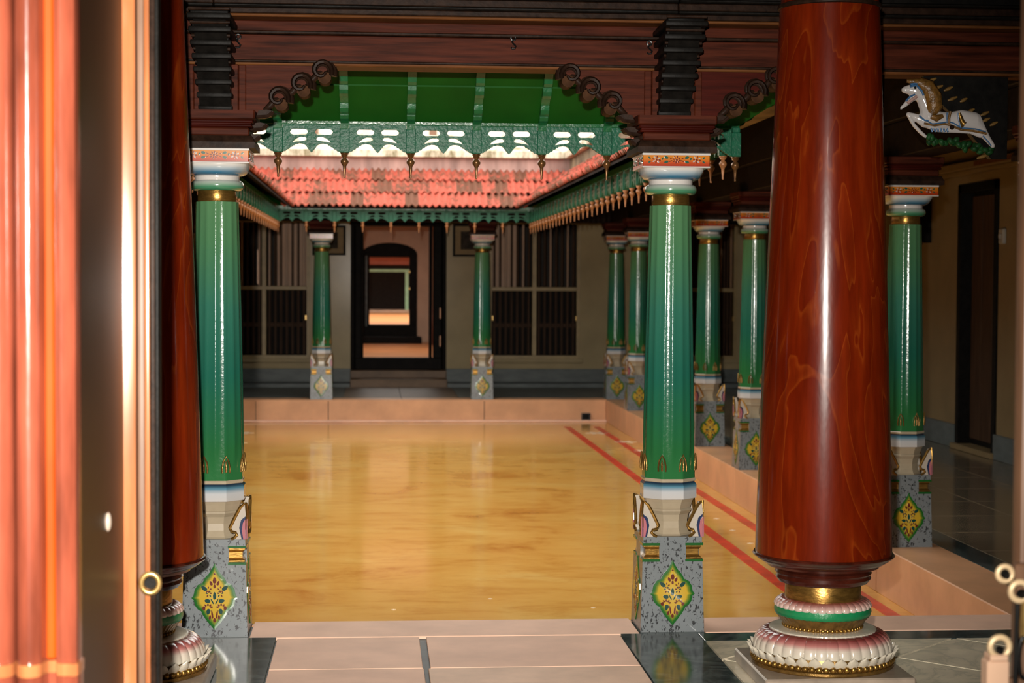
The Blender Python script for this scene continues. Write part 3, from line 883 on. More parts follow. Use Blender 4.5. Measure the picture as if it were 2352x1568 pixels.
def abacus_motif_me():
    m = MB()
    T, D, Wt = (0.01, 0.10, 0.06), (0.16, 0.02, 0.01), (0.45, 0.46, 0.46)
    def drop(x, z, l, w, ang, col):
        pts = []
        for k in range(8):
            a = 2 * PI * k / 8
            px, pz = w * math.sin(a), l * math.cos(a)
            pts.append((x + px * math.cos(ang) + pz * math.sin(ang), z - px * math.sin(ang) + pz * math.cos(ang)))
        m.prism([pts[::-1]], -0.0025, 0.001, 'xz', col)
    zc = 2.066
    for cx, cc in ((-0.088, Wt), (0.0, D), (0.088, Wt)):
        drop(cx, zc, 0.005, 0.005, 0, D)
        for k in range(8):
            a = k * PI / 4 + 0.2
            drop(cx + 0.014 * math.sin(a), zc + 0.012 * math.cos(a), 0.006, 0.003, a, cc if k % 2 else D)
    for s in (-1, 1):
        drop(s * 0.045, zc + 0.010, 0.010, 0.006, s * 1.3, T)
        drop(s * 0.045, zc - 0.010, 0.010, 0.006, -s * 1.3, T)
        drop(s * 0.026, zc + 0.006, 0.008, 0.002, s * 1.1, D)
        drop(s * 0.026, zc - 0.006, 0.008, 0.002, -s * 1.1, D)
        drop(s * 0.062, zc + 0.004, 0.006, 0.004, 0.3, T)
        drop(s * 0.118, zc + 0.008, 0.007, 0.004, s * 0.9, T)
        drop(s * 0.118, zc - 0.010, 0.007, 0.004, -s * 0.9, T)
    return m.me('flower_frieze', 'paint')

PB, PT = 0.140, 0.129
def ph(z):
    return PB + (PT - PB) * z / 0.388

def plinth_me():
    m = MB()
    def blk(h0, h1, z0, z1):
        m.add([(-h0, -h0, z0), (h0, -h0, z0), (h0, h0, z0), (-h0, h0, z0), (-h1, -h1, z1), (h1, -h1, z1), (h1, h1, z1), (-h1, h1, z1)],
              [(0, 3, 2, 1), (4, 5, 6, 7), (0, 1, 5, 4), (1, 2, 6, 5), (2, 3, 7, 6), (3, 0, 4, 7)])
    blk(ph(0), ph(0.288), 0, 0.288)
    blk(ph(0.362), ph(0.388), 0.362, 0.388)
    h = ph(0.325)
    w = h - 0.072
    m.box(-w, w, -h, h, 0.288, 0.362)
    m.box(-h, h, -w, w, 0.288, 0.362)
    return m.me('plinth', 'speckled_paint')

def notch_me():
    m = MB()
    h = ph(0.325)
    prof = [(0.010, 0.298), (0.010, 0.304), (0.020, 0.314), (0.020, 0.336), (0.010, 0.346), (0.010, 0.352)]
    v, f = [], []
    for (ins, z) in prof:
        o = h - ins + 0.006
        i = h - 0.075
        v += [(i, -o, z), (o, -o, z), (o, -i, z), (i, -i, z)]
    for k in range(len(prof) - 1):
        for j in range(4):
            j2 = (j + 1) % 4
            f.append((k * 4 + j, k * 4 + j2, k * 4 + 4 + j2, k * 4 + 4 + j))
    m.add(v, f)
    return m.me('corner_groove', 'gold')

def notch_edge_me():
    m = MB()
    h = ph(0.325) + 0.003
    i = h - 0.078
    m.box(i, h, -h, -i, 0.287, 0.297, (0.012, 0.11, 0.02))
    return m.me('groove_edge', 'paint')

def volute_me():
    # corner leaf: white field with a blue and pink heart, on both faces of the corner
    h = 0.130
    m = MB()
    field = [(h, 0.545), (h - 0.012, 0.545), (h - 0.05, 0.468), (h - 0.066, 0.43), (h - 0.048, 0.412), (h - 0.052, 0.389), (h, 0.389)]
    heart = [(h, 0.49), (h - 0.018, 0.475), (h - 0.026, 0.44), (h - 0.016, 0.389), (h, 0.389)]
    core = [(h, 0.478), (h - 0.010, 0.462), (h - 0.015, 0.43), (h - 0.008, 0.389), (h, 0.389)]
    for pts, d, c in ((field, 0.0, (0.56, 0.50, 0.42)), (heart, 0.003, (0.02, 0.035, 0.10)), (core, 0.006, (0.50, 0.17, 0.20))):
        p = pts[::-1]
        m.prism([p], -h - 0.002 - d, -h + 0.02, 'xz', c)
        m.prism([[(-x, z) for x, z in p][::-1]], h - 0.02, h + 0.002 + d, 'yz', c)
    return m.me('corner_leaf', 'paint')

def volute_rim_me():
    h = 0.130
    m = MB()
    pts = [(h - 0.004, 0.548), (h - 0.022, 0.530), (h - 0.045, 0.485), (h - 0.066, 0.440), (h - 0.058, 0.424), (h - 0.042, 0.420), (h - 0.036, 0.408), (h - 0.048, 0.396), (h - 0.060, 0.390)]
    m.tube([(x, -h - 0.003, z) for x, z in pts], [0.005] + [0.0075] * 7 + [0.006], 8)
    m.tube([(h + 0.003, -x, z) for x, z in pts], [0.005] + [0.0075] * 7 + [0.006], 8)
    m.tube([(h, -h, 0.552), (h + .004, -h - .004, 0.50), (h, -h, 0.43)], [0.005, 0.003, 0.003], 6)
    return m.me('leaf_rim', 'gold')

def leaf_me():
    # small raised gilt leaf with an open centre
    m = MB()
    pts = [(-0.016, 0.0), (-0.017, 0.02), (-0.012, 0.048), (0.0, 0.072), (0.012, 0.048), (0.017, 0.02), (0.016, 0.0)]
    m.tube([(x, -0.003, z) for x, z in pts], 0.0042, 6)
    m.tube([(0, -0.004, 0.002), (0, -0.006, 0.03), (0, -0.003, 0.052)], [0.005, 0.006, 0.002], 6)
    return m.me('gilt_leaf', 'gold_dark', 60)

def oct(prof, mat, name, rotfix=True):
    return MB().lathe([(r / math.cos(PI / 8) * (1.0), z) for r, z in prof], 8, mat=Matrix.Rotation(R(22.5), 4, 'Z')).me(name, mat)

CM = {}
def column_meshes():
    n = 96
    zs = [0.642, 0.655, 0.67, 0.70, 0.74, 0.80, 0.9, 1.05, 1.2, 1.35, 1.5, 1.65, 1.8, 1.868]
    prof = []
    for z in zs:
        t = (z - 0.642) / (1.868 - 0.642)
        prof.append((0.1175 + (0.092 - 0.1175) * t + 0.002 * math.sin(PI * t), z))
    CM['shaft'] = MB().lathe(prof, n, rfun=shaft_r).me('shaft', 'shaft_paint', 48)
    CM['plinth'] = plinth_me()
    CM['medallion'] = medallion_me()
    CM['motif'] = motif_me()
    CM['notch'] = notch_me()
    CM['notch_edge'] = notch_edge_me()
    CM['volute'] = volute_me()
    CM['rim'] = volute_rim_me()
    CM['leaf'] = leaf_me()
    CM['urn'] = oct([(0.100, 0.388), (0.092, 0.395), (0.082, 0.42), (0.080, 0.45), (0.086, 0.48), (0.097, 0.497), (0.097, 0.505), (0.092, 0.508), (0.100, 0.535), (0.107, 0.552)], 'cream_paint', 'urn_base')
    CM['ring'] = oct([(0.108, 0.550), (0.118, 0.553), (0.118, 0.615), (0.108, 0.628)], 'ring_paint', 'base_ring')
    CM['fillet'] = oct([(0.106, 0.626), (0.113, 0.630), (0.114, 0.640), (0.112, 0.644)], 'cream_paint', 'base_fillet')
    CM['collar'] = MB().lathe([(0.080, 1.866), (0.083, 1.870), (0.082, 1.915), (0.080, 1.919)], 48).me('collar', 'gold', 40)
    tor = [(0.078, 1.916)]
    for k in range(9):
        a = -PI / 2 + PI * k / 8
        tor.append((0.093 + 0.022 * math.cos(a), 1.940 + 0.023 * math.sin(a)))
    tor.append((0.09, 1.964))
    CM['torus'] = MB().lathe(tor, 48).me('capital_ring', 'torus_paint', 50)
    CM['neck'] = MB().lathe([(0.094, 1.962), (0.096, 1.965), (0.096, 1.980), (0.100, 1.984)], 48).me('capital_neck', 'white_paint', 40)
    def sq(r, a, z):
        k = min(1, max(0, (z - 1.985) / 0.04)) * 0.55
        c = max(abs(math.cos(a)), abs(math.sin(a)))
        return r * (1 - k) + r * k * min(1 / c, 1.22)
    bowl = [(0.102, 1.981)]
    for k in range(8):
        a = PI / 2 * k / 7
        bowl.append((0.108 + 0.033 * math.sin(a), 1.983 + 0.052 * (1 - math.cos(a))))
    CM['bowl'] = MB().lathe(bowl, 64, rfun=sq).me('capital_bowl', 'bowl_paint', 60)
    CM['abacus'] = MB().bbox(-0.146, 0.146, -0.146, 0.146, 2.035, 2.092, 0.003).me('abacus', 'abacus_paint')
    CM['abacus_edge'] = MB().bbox(-0.149, 0.149, -0.149, 0.149, 2.086, 2.096, 0.002).bbox(-0.148, 0.148, -0.148, 0.148, 2.031, 2.038, 0.002).me('abacus_edge', 'white_paint')
    CM['frieze'] = abacus_motif_me()
    def cap(x0, z0, z1, b=0.006):
        return MB().bbox(-x0, x0, -x0, x0, z0, z1, b)
    CM['wood1'] = MB().box(-0.172, 0.172, -0.172, 0.172, 2.097, 2.122).box(-0.172, 0.172, -0.172, 0.172, 2.122, 2.150, t=(0.014, 0.014)).me('wood_abacus', 'carved_wood')
    CM['wood2'] = cap(0.148, 2.150, 2.186).me('wood_block', 'beam_wood')
    CM['wood3'] = MB().bbox(-0.160, 0.160, -0.160, 0.160, 2.186, 2.200, 0.005).bbox(-0.166, 0.166, -0.166, 0.166, 2.204, 2.218, 0.005).box(-0.155, 0.155, -0.155, 0.155, 2.198, 2.206).me('wood_moulding', 'red_wood')
    CM['wood4'] = cap(0.172, 2.218, 2.243).me('wood_ledge', 'beam_wood')
column_meshes()
for key, cme in CM.items():
    if key not in ('medallion', 'motif', 'leaf'):
        for vv in cme.vertices:
            vv.co.z = zr(vv.co.z)
for vv in CM['wood4'].vertices:
    if vv.co.z > 2.21:
        vv.co.z = max(vv.co.z, 2.2425)

def column(x, y, label, group, detail=True):
    t = thing('painted_column', label, 'column', (x, y, 0), 0, group)
    ob('plinth', CM['plinth'], t)
    for k in range(4):
        rz = k * PI / 2
        tilt = math.atan((PB - PT) / 0.388)
        rotm = Matrix.Rotation(rz, 4, 'Z') @ Matrix.Translation((0, -ph(0.16) + 0.0005, 0.172)) @ Matrix.Rotation(-tilt, 4, 'X')
        md = ob('medallion', CM['medallion'], t)
        md.matrix_local = rotm
        ob('flower_motif', CM['motif'], md)
        nt_ = ob('corner_groove', CM['notch'], t, rot=(0, 0, rz))
        ob('groove_edge', CM['notch_edge'], nt_)
        ob('groove_edge', CM['notch_edge'], nt_, (0, 0, 0.0707))
        vo = ob('corner_leaf', CM['volute'], t, rot=(0, 0, rz))
        ob('leaf_rim', CM['rim'], vo)
    ob('urn_base', CM['urn'], t)
    ob('base_ring', CM['ring'], t)
    ob('base_fillet', CM['fillet'], t)
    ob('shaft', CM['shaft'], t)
    for k in range(8):
        a = R(22.5 + 45 * k)
        o = ob('gilt_leaf', CM['leaf'], t, rot=(0, 0, a + PI / 2))
        o.location = (0.1185 * math.cos(a), 0.1185 * math.sin(a), zr(0.678))
    ob('collar', CM['collar'], t)
    ob('capital_ring', CM['torus'], t)
    ob('capital_neck', CM['neck'], t)
    ob('capital_bowl', CM['bowl'], t)
    ab = ob('abacus', CM['abacus'], t)
    ob('abacus_edge', CM['abacus_edge'], ab)
    for k in range(4):
        o = ob('flower_frieze', CM['frieze'], ab, rot=(0, 0, k * PI / 2))
        off = Matrix.Rotation(k * PI / 2, 3, 'Z') @ Vector((0, -0.1462, 0))
        o.location = off
    ob('wood_abacus', CM['wood1'], t)
    ob('wood_block', CM['wood2'], t)
    ob('wood_moulding', CM['wood3'], t)
    ob('wood_ledge', CM['wood4'], t)
    return t

G = 'painted green columns around the courtyard'
column(FX[0], 7.615, 'green fluted column with flowered plinth at the front edge, left of the courtyard opening', G)
column(FX[1], 7.615, 'green fluted column with flowered plinth at the front edge, beside the big red pillar', G)
column(BX[0], ROWY[0], 'green fluted column on the far step, just left of the far doorway', G)
column(BX[1], ROWY[0], 'green fluted column on the far step, just right of the far doorway', G)
rl = ['green column at the far right corner of the courtyard', 'second green column from the far corner of the right arcade', 'third green column from the far corner of the right arcade',
      'fourth green column of the right arcade, just right of the near front column', 'fifth green column of the right arcade, beside the left edge of the red pillar',
      'sixth green column of the right arcade, behind the red pillar', 'green column of the right arcade nearest the viewer, right of the red pillar', 'green column at the front right corner under the horse bracket']
for y, l in zip(ROWY, rl):
    column(RX, y, l, G)
for i, y in enumerate(ROWY):
    column(LX, y, ORD[i] + ' green column of the left arcade counting from its far corner', G)

# ------------------------------------------------------------------ front beams, corbels, spandrels
def beam(x0, x1, label):
    t = thing('timber_beam', label, 'beam', ((x0 + x1) / 2, 7.62, 2.44), 0, 'timber beams over the front columns')
    h = (x1 - x0) / 2
    def p(name, y0, y1, z0, z1, mat, b=0.004):
        ob(name, MB().bbox(-h, h, y0 - 7.62, y1 - 7.62, z0 - 2.44, z1 - 2.44, b).me(name, mat), t)
    p('lower_fascia', 7.575, 7.75, 2.466, 2.578, 'beam_wood')
    p('edge_bead', 7.568, 7.60, 2.458, 2.470, 'carved_wood')
    p('beam_soffit', 7.58, 7.755, 2.448, 2.466, 'underside_wood')
    p('groove_bead', 7.56, 7.60, 2.580, 2.594, 'carved_wood')
    p('upper_fascia', 7.585, 7.75, 2.594, 2.640, 'beam_wood')
    p('crown_soffit', 7.47, 7.76, 2.640, 2.652, 'underside_wood')
    p('crown_band', 7.46, 7.76, 2.652, 2.676, 'carved_wood')
    p('crown_moulding', 7.44, 7.76, 2.676, 2.690, 'black_wood', 0.005)
    p('crown_band', 7.45, 7.76, 2.690, 2.722, 'carved_wood')
    p('crown_moulding', 7.42, 7.76, 2.722, 2.735, 'black_wood', 0.005)
    p('top_band', 7.44, 7.76, 2.735, 2.82, 'black_wood')
    return t
bx = [LX - 0.6, FX[0], FX[1], RX + 0.6, WX1]
beam(WX0, FX[0] - 0.001, 'dark timber beam over the bay left of the courtyard opening')
beam(FX[0] + 0.001, FX[1] - 0.001, 'long reddish timber beam over the courtyard opening between the two front columns')
beam(FX[1] + 0.001, WX1, 'dark red timber beam over the bay behind the big red pillar')

def hook(x, z, label):
    t = thing('iron_hook', label, 'hook', (x, 7.57, z), 0, 'iron hooks on the long beam')
    ob('hook_eye', MB().tube([(0.010 * math.cos(a), -0.006, 0.010 * math.sin(a)) for a in [2 * PI * k / 12 for k in range(12)]], 0.004, 6, True).me('hook_eye', 'iron'), t)
    pts = [(0, -0.006, -0.008), (-0.006, -0.012, -0.018), (0.002, -0.018, -0.028), (0.010, -0.02, -0.036), (0.006, -0.022, -0.046), (-0.006, -0.02, -0.048), (-0.010, -0.018, -0.042)]
    ob('hook_stem', MB().tube(pts, 0.004, 6).me('hook_stem', 'iron'), t)
hook(-0.59, 2.565, 'black iron hook at the left end of the long beam')
hook(0.59, 2.578, 'black iron hook at the middle of the long beam')
hook(1.185, 2.565, 'black iron hook at the right end of the long beam')

def corbel(x, label):
    t = thing('carved_corbel', label, 'corbel', (x, 7.57, 2.243), 0, 'carved corbels over the front columns')
    n = 8
    ob('corbel_back', MB().bbox(-0.094, 0.094, -0.004, 0.10, 0.0, 0.205, 0.003).me('corbel_back', 'beam_wood'), t)
    ob('corbel_core', MB().prism([[(0.03, 0.0), (0.03, 0.40), (-0.32, 0.40), (-0.30, 0.36), (-0.03, 0.0)]], -0.066, 0.066, 'yz').me('corbel_core', 'black_wood'), t)
    for k in range(n):
        f = k / (n - 1)
        z = 0.006 + k * 0.0495
        pr = -0.045 - 0.29 * f
        hw = 0.072 + 0.018 * f
        ob('corbel_tier', MB().bbox(-hw, hw, pr, 0.03, z, z + 0.022, 0.005, 2).bbox(-hw + 0.012, hw - 0.012, pr + 0.022, 0.03, z + 0.022, z + 0.036, 0.005, 2).me('corbel_tier', 'black_wood', 40), t)
        ob('corbel_roll', MB().tube([(-hw + 0.006, pr + 0.012, z + 0.040), (hw - 0.006, pr + 0.012, z + 0.040)], 0.008, 8).me('corbel_roll', 'carved_wood', 50), t)
    return t
corbel(FX[0] - 0.0, 'stepped black corbel over the left front column')
corbel(FX[1] - 0.0, 'stepped black corbel over the front column beside the big red pillar')
corbel(RX, 'stepped black corbel over the front right corner column')

# carved spandrel brackets under the beam; local x runs from the column outwards
def scroll_me():
    m = MB()
    pts = []
    for k in range(15):
        a = R(-60) + k * R(26)
        r = 0.036 - 0.0016 * k
        pts.append((r * math.cos(a), 0, r * math.sin(a)))
    m.tube(pts, [0.019 - 0.0007 * k for k in range(15)], 8)
    m.tube([(x * 1.0, y - 0.034, z) for x, y, z in pts], [0.009 - 0.0003 * k for k in range(15)], 6)
    m.tube([(-0.01, 0.01, 0.028), (-0.03, 0.01, 0.046), (-0.052, 0.01, 0.050)], [0.014, 0.012, 0.006], 8)
    return m.me('scroll', 'carved_wood', 60)
SCROLL = scroll_me()
ROLL_ME = MB().tube([(0, -0.05, 0), (0, 0.06, 0)], 0.024, 12).me('scroll_roll', 'roll_wood', 50)
LINK = MB().tube([(0.03, 0, 0.03), (0.012, -0.01, 0.022), (-0.004, -0.012, 0.0), (-0.022, -0.008, -0.016), (-0.036, 0, -0.014)], [0.010, 0.014, 0.015, 0.013, 0.008], 8).me('scroll_link', 'carved_wood', 60)
LEAFB = MB().prism([[(0, 0), (0.03, 0.012), (0.055, 0.03), (0.06, 0.05), (0.03, 0.046), (0.0, 0.03)]], -0.05, 0.05).tube([(0.06, -0.055, 0.045), (0.045, -0.055, 0.02), (0.0, -0.055, 0.0)], 0.008, 6).me('bracket_leaf', 'carved_wood', 40)
def spandrel(x, s, label, scrolls=True):
    t = thing('carved_spandrel', label, 'spandrel', (x, 7.62, 2.243), 0, 'carved spandrel brackets under the front beams')
    t.scale = (s, 1, 1)
    x0 = 0.115
    edge = [(x0 + 0.40, 0.205), (x0 + 0.36, 0.19), (x0 + 0.30, 0.150), (x0 + 0.25, 0.115), (x0 + 0.19, 0.075), (x0 + 0.13, 0.050), (x0 + 0.10, 0.01), (x0 + 0.075, 0.0)]
    ob('spandrel_panel', MB().prism([[(x0, 0.0), (x0, 0.204), (x0 + 0.40, 0.204)] + edge[1:]], -0.04, 0.03).me('spandrel_panel', 'beam_wood' if x < 1.0 or s < 0 else 'red_wood'), t)
    ob('panel_strip', MB().bbox(x0 - 0.02, x0 + 0.012, -0.05, 0.03, 0.0, 0.204, 0.004).me('panel_strip', 'beam_wood'), t)
    for (px, pz) in ((0.355, 0.170), (0.265, 0.112), (0.170, 0.052)):
        ob('scroll', SCROLL, t, (x0 + px - 0.02, -0.03, pz + 0.012), (0, R(-35), 0), (1.3, 1.2, 1.3))
        ob('scroll_roll', ROLL_ME, t, (x0 + px - 0.008, -0.01, pz - 0.018), (0, 0, 0), (1.2, 1, 1.1))
        ob('scroll_link', LINK, t, (x0 + px - 0.05, -0.03, pz - 0.02))
    for (px, pz) in ((0.045, 0.0), (0.02, -0.055), (-0.01, -0.105)):
        ob('bracket_leaf', LEAFB, t, (x0 + px + 0.01, -0.01, pz - 0.02), (0, R(20), 0))
    return t
spandrel(FX[0], 1, 'scroll-edged spandrel at the left end of the courtyard opening')
spandrel(FX[1], -1, 'scroll-edged spandrel at the right end of the courtyard opening')
spandrel(FX[1], 1, 'dark red scroll-edged spandrel right of the near front column')
spandrel(FX[0], -1, 'scroll-edged spandrel left of the left front column')

# dark beams over the side and back rows
def row_beam(name, x0, x1, y0, y1, label):
    t = thing('arcade_beam', label, 'beam', ((x0 + x1) / 2, (y0 + y1) / 2, 2.243), 0, 'dark beams over the arcades')
    hx, hy = (x1 - x0) / 2, (y1 - y0) / 2
    ob('beam_timber', MB().bbox(-hx, hx, -hy, hy, 0.0, 0.20, 0.006).me('beam_timber', 'ceiling_wood'), t)
    ob('beam_crown', MB().bbox(-hx - (0.04 if hx < hy else 0), hx + (0.04 if hx < hy else 0), -hy - (0.04 if hy < hx else 0), hy + (0.04 if hy < hx else 0), 0.20, 0.577, 0.006).me('beam_crown', 'ceiling_wood'), t)
row_beam('b', RX - 0.10, RX + 0.10, 7.80, 22.0, 'dark timber beam over the right arcade columns')
row_beam('b', LX - 0.10, LX + 0.10, 7.80, 22.0, 'dark timber beam over the left arcade columns')
row_beam('b', WX0, WX1, 22.04, 22.22, 'dark timber beam over the far columns')

# ------------------------------------------------------------------ eaves with fretwork, posts and finials
SP = 0.3333
def fret_me(w, z0=2.195, z1=2.335):
    # cut board of one bay: two slots, two crescents, two arches with a drop between
    hw = w / 2
    half = [(0.0, 0.001), (0.008, 0.008), (0.020, 0.023), (0.028, 0.034), (0.035, 0.040), (0.045, 0.044), (0.060, 0.0455), (0.072, 0.043), (0.080, 0.042), (0.084, 0.036), (0.092, 0.035),
            (0.097, 0.028), (0.106, 0.026), (0.112, 0.018), (0.122, 0.015), (0.130, 0.007), (hw, 0.004)]
    bot = [(-x, z) for x, z in half[::-1]] + half[1:]
    outer = [(x, z0 + z) for x, z in bot] + [(hw, z1), (-hw, z1)]
    holes = []
    for s in (-1, 1):
        cx, hx, hz, zc = s * 0.0625, 0.045, 0.0145, z0 + 0.1035
        holes.append([(cx - hx, zc), (cx - hx + 0.005, zc - hz * 0.65), (cx - hx + 0.014, zc - hz), (cx + hx - 0.014, zc - hz), (cx + hx - 0.005, zc - hz * 0.65), (cx + hx, zc),
                      (cx + hx - 0.005, zc + hz * 0.65), (cx + hx - 0.014, zc + hz), (cx - hx + 0.014, zc + hz), (cx - hx + 0.005, zc + hz * 0.65)])
        cres = [(-0.098, 0.050), (-0.075, 0.0545), (-0.062, 0.0555), (-0.050, 0.0575), (-0.036, 0.059), (-0.026, 0.063), (-0.025, 0.071), (-0.034, 0.0785), (-0.055, 0.0785), (-0.072, 0.072), (-0.088, 0.060)]
        holes.append([(-s * x, z0 + z) for x, z in cres])
    return MB().prism([outer] + holes, -0.010, 0.010).me('fretwork_panel', 'fret_green')
def finial_me():
    prof = [(0.020, 0.0), (0.021, -0.006), (0.017, -0.010), (0.018, -0.015), (0.011, -0.020), (0.010, -0.025), (0.016, -0.030), (0.021, -0.040), (0.020, -0.050), (0.013, -0.060), (0.009, -0.068),
            (0.008, -0.085), (0.005, -0.112), (0.006, -0.118), (0.005, -0.124), (0.001, -0.126)]
    return MB().lathe([(r, z) for r, z in prof[::-1]], 16)
FIN_B = finial_me().me('drop_finial', 'bronze', 50)
FIN_C = finial_me().me('drop_finial', 'copper_paint', 50)
POST = MB().bbox(-0.025, 0.025, -0.022, 0.028, 2.195, 2.318, 0.004).bbox(-0.020, 0.020, -0.018, 0.026, 2.318, 2.345, 0.004).me('eave_post', 'fret_green')
def rafter_me():
    # scalloped bracket under the soffit, running back from the post (local y 0 .. 1.12)
    m = MB()
    top0, top1 = 2.340, 2.340 + 0.6 * 0.65
    pts = [(0.6, top1), (0.0, top0)]
    low = []
    steps = [(-0.018, 0.005), (-0.014, 0.030), (0.012, 0.044), (0.030, 0.040), (0.036, 0.020), (0.075, 0.022), (0.085, 0.040), (0.105, 0.046), (0.118, 0.040), (0.122, 0.028), (0.130, 0.042), (0.150, 0.046),
             (0.165, 0.038), (0.17, 0.020), (0.235, 0.022), (0.245, 0.042), (0.27, 0.046), (0.285, 0.038), (0.29, 0.022), (0.315, 0.036), (0.335, 0.036), (0.345, 0.022), (0.6, 0.022)]
    for (y, dd) in steps:
        low.append((y, top0 + 0.65 * y - dd * 1.1))
    pts += low
    m.prism([pts[::-1]], -0.021, 0.021, 'yz')
    return m.me('eave_rafter', 'bracket_green')
RAFT = rafter_me()

def eave(name, loc, rz, L, n, label, fin, rafters=True):
    t = thing('carved_eave', label, 'eave', loc, rz, 'green carved eaves around the courtyard')
    w = L / n
    pm = fret_me(w - 0.044)
    for k in range(n):
        ob('fretwork_panel', pm, t, ((k + 0.5) * w, 0, 0))
        ps = ob('eave_post', POST, t, (k * w, 0, 0))
        ob('drop_finial', fin, ps, (0, 0.003, 2.195))
        if rafters and k > 0:
            ob('eave_rafter', RAFT, t, (k * w, 0, 0))
    D = 0.60
    def board(nm, y0, y1, zo=0.0, mat='soffit_green'):
        za = 2.345 + 0.65 * y0 + zo
        zb = 2.345 + 0.65 * y1 + zo
        v = []
        for (y, z) in ((y0, za), (y1, zb)):
            v += [(-y, y, z), (L + y, y, z), (L + y, y, z + 0.02), (-y, y, z + 0.02)]
        m = MB().add(v, [(0, 1, 2, 3), (5, 4, 7, 6), (1, 0, 4, 5), (2, 1, 5, 6), (3, 2, 6, 7), (0, 3, 7, 4)])
        ob(nm, m.me(nm, mat), t)
    board('soffit_board', 0.012, 0.248)
    board('soffit_board', 0.25, 0.60, 0.006)
    ob('fascia', MB().bbox(-0.02, L + 0.02, -0.016, 0.012, 2.335, 2.385, 0.004).me('fascia', 'bracket_green'), t)
    return t
eave('e', (EX0, EY1, 0), 0, EX1 - EX0, 9, 'green fretwork eave on the far side of the courtyard, above the far doorway', FIN_C)
eave('e', (EX1, EY1, 0), -PI / 2, EY1 - EY0, 36, 'long green fretwork eave along the right side of the courtyard', FIN_C)
eave('e', (EX1, EY0, -0.028), PI, EX1 - EX0, 9, 'near green fretwork eave seen from below behind the long beam', FIN_B)
eave('e', (EX0, EY0, 0), PI / 2, EY1 - EY0, 36, 'long green fretwork eave along the left side of the courtyard', FIN_C)

# ------------------------------------------------------------------ tiled roofs, parapets, upper storey
TW, SL = 0.158, R(33)
def tile_me():
    v, f = [], []
    nx = 12
    for (y, z) in ((0.0, 0.0), (0.345, 0.0)):
        for k in range(nx + 1):
            x = -TW / 2 - 0.004 + (TW + 0.008) * k / nx
            h = 0.017 * math.cos(4 * PI * (k / nx))
            v.append((x, y, h + 0.014))
        for k in range(nx + 1):
            x = -TW / 2 - 0.004 + (TW + 0.008) * k / nx
            h = 0.017 * math.cos(4 * PI * (k / nx))
            v.append((x, y, h))
    q = nx + 1
    for k in range(nx):
        f.append((k, k + 1, 2 * q + k + 1, 2 * q + k))
        f.append((q + k + 1, q + k, 3 * q + k, 3 * q + k + 1))
        f.append((q + k, q + k + 1, k + 1, k))
    f.append((0, 2 * q, 3 * q, q))
    f.append((nx, q + nx, 3 * q + nx, 2 * q + nx))
    return MB().add(v, f).me('roof_tile', 'roof_tile', 40)
TILE = tile_me()
def roof(loc, rz, L, label, tiles=True):
    t = thing('tiled_roof', label, 'roof', loc, rz, 'tiled roofs around the courtyard')
    y0, y1 = -0.17, 0.60
    za, zb = 2.365, 2.365 + (y1 - y0) * math.tan(SL)
    v = []
    for (y, z, zl) in ((y0, za, za - 0.02), (y1, zb, zb - 0.07)):
        v += [(-y, y, zl), (L + y, y, zl), (L + y, y, z), (-y, y, z)]
    ob('roof_deck', MB().add(v, [(0, 1, 2, 3), (5, 4, 7, 6), (1, 0, 4, 5), (2, 1, 5, 6), (3, 2, 6, 7), (0, 3, 7, 4)]).me('roof_deck', 'ceiling_wood'), t)
    if not tiles:
        return t
    ex = 0.302
    for r in range(3):
        y = y0 - 0.03 + r * ex * math.cos(SL)
        z = za + 0.012 + r * ex * math.sin(SL)
        ym = y + 0.15
        lo, hi = -ym, L + ym
        nn = int(round((hi - lo) / TW))
        st = (hi - lo) / nn
        for k in range(nn):
            ob('roof_tile', TILE, t, (lo + (k + 0.5) * st, y + random.uniform(-0.008, 0.008), z + random.uniform(0, 0.006)), (SL - 0.065 + random.uniform(-.008, .008), random.uniform(-.012, .012), 0),
               (st / TW, 1, 1))
    return t
roof((EX0, EY1, 0), 0, EX1 - EX0, 'weathered red tiled roof on the far side of the courtyard')
roof((EX1, EY1, 0), -PI / 2, EY1 - EY0, 'weathered red tiled roof along the right side of the courtyard')
roof((EX1, EY0, 0), PI, EX1 - EX0, 'roof deck over the near side of the courtyard', False)
roof((EX0, EY0, 0), PI / 2, EY1 - EY0, 'weathered red tiled roof along the left side of the courtyard')

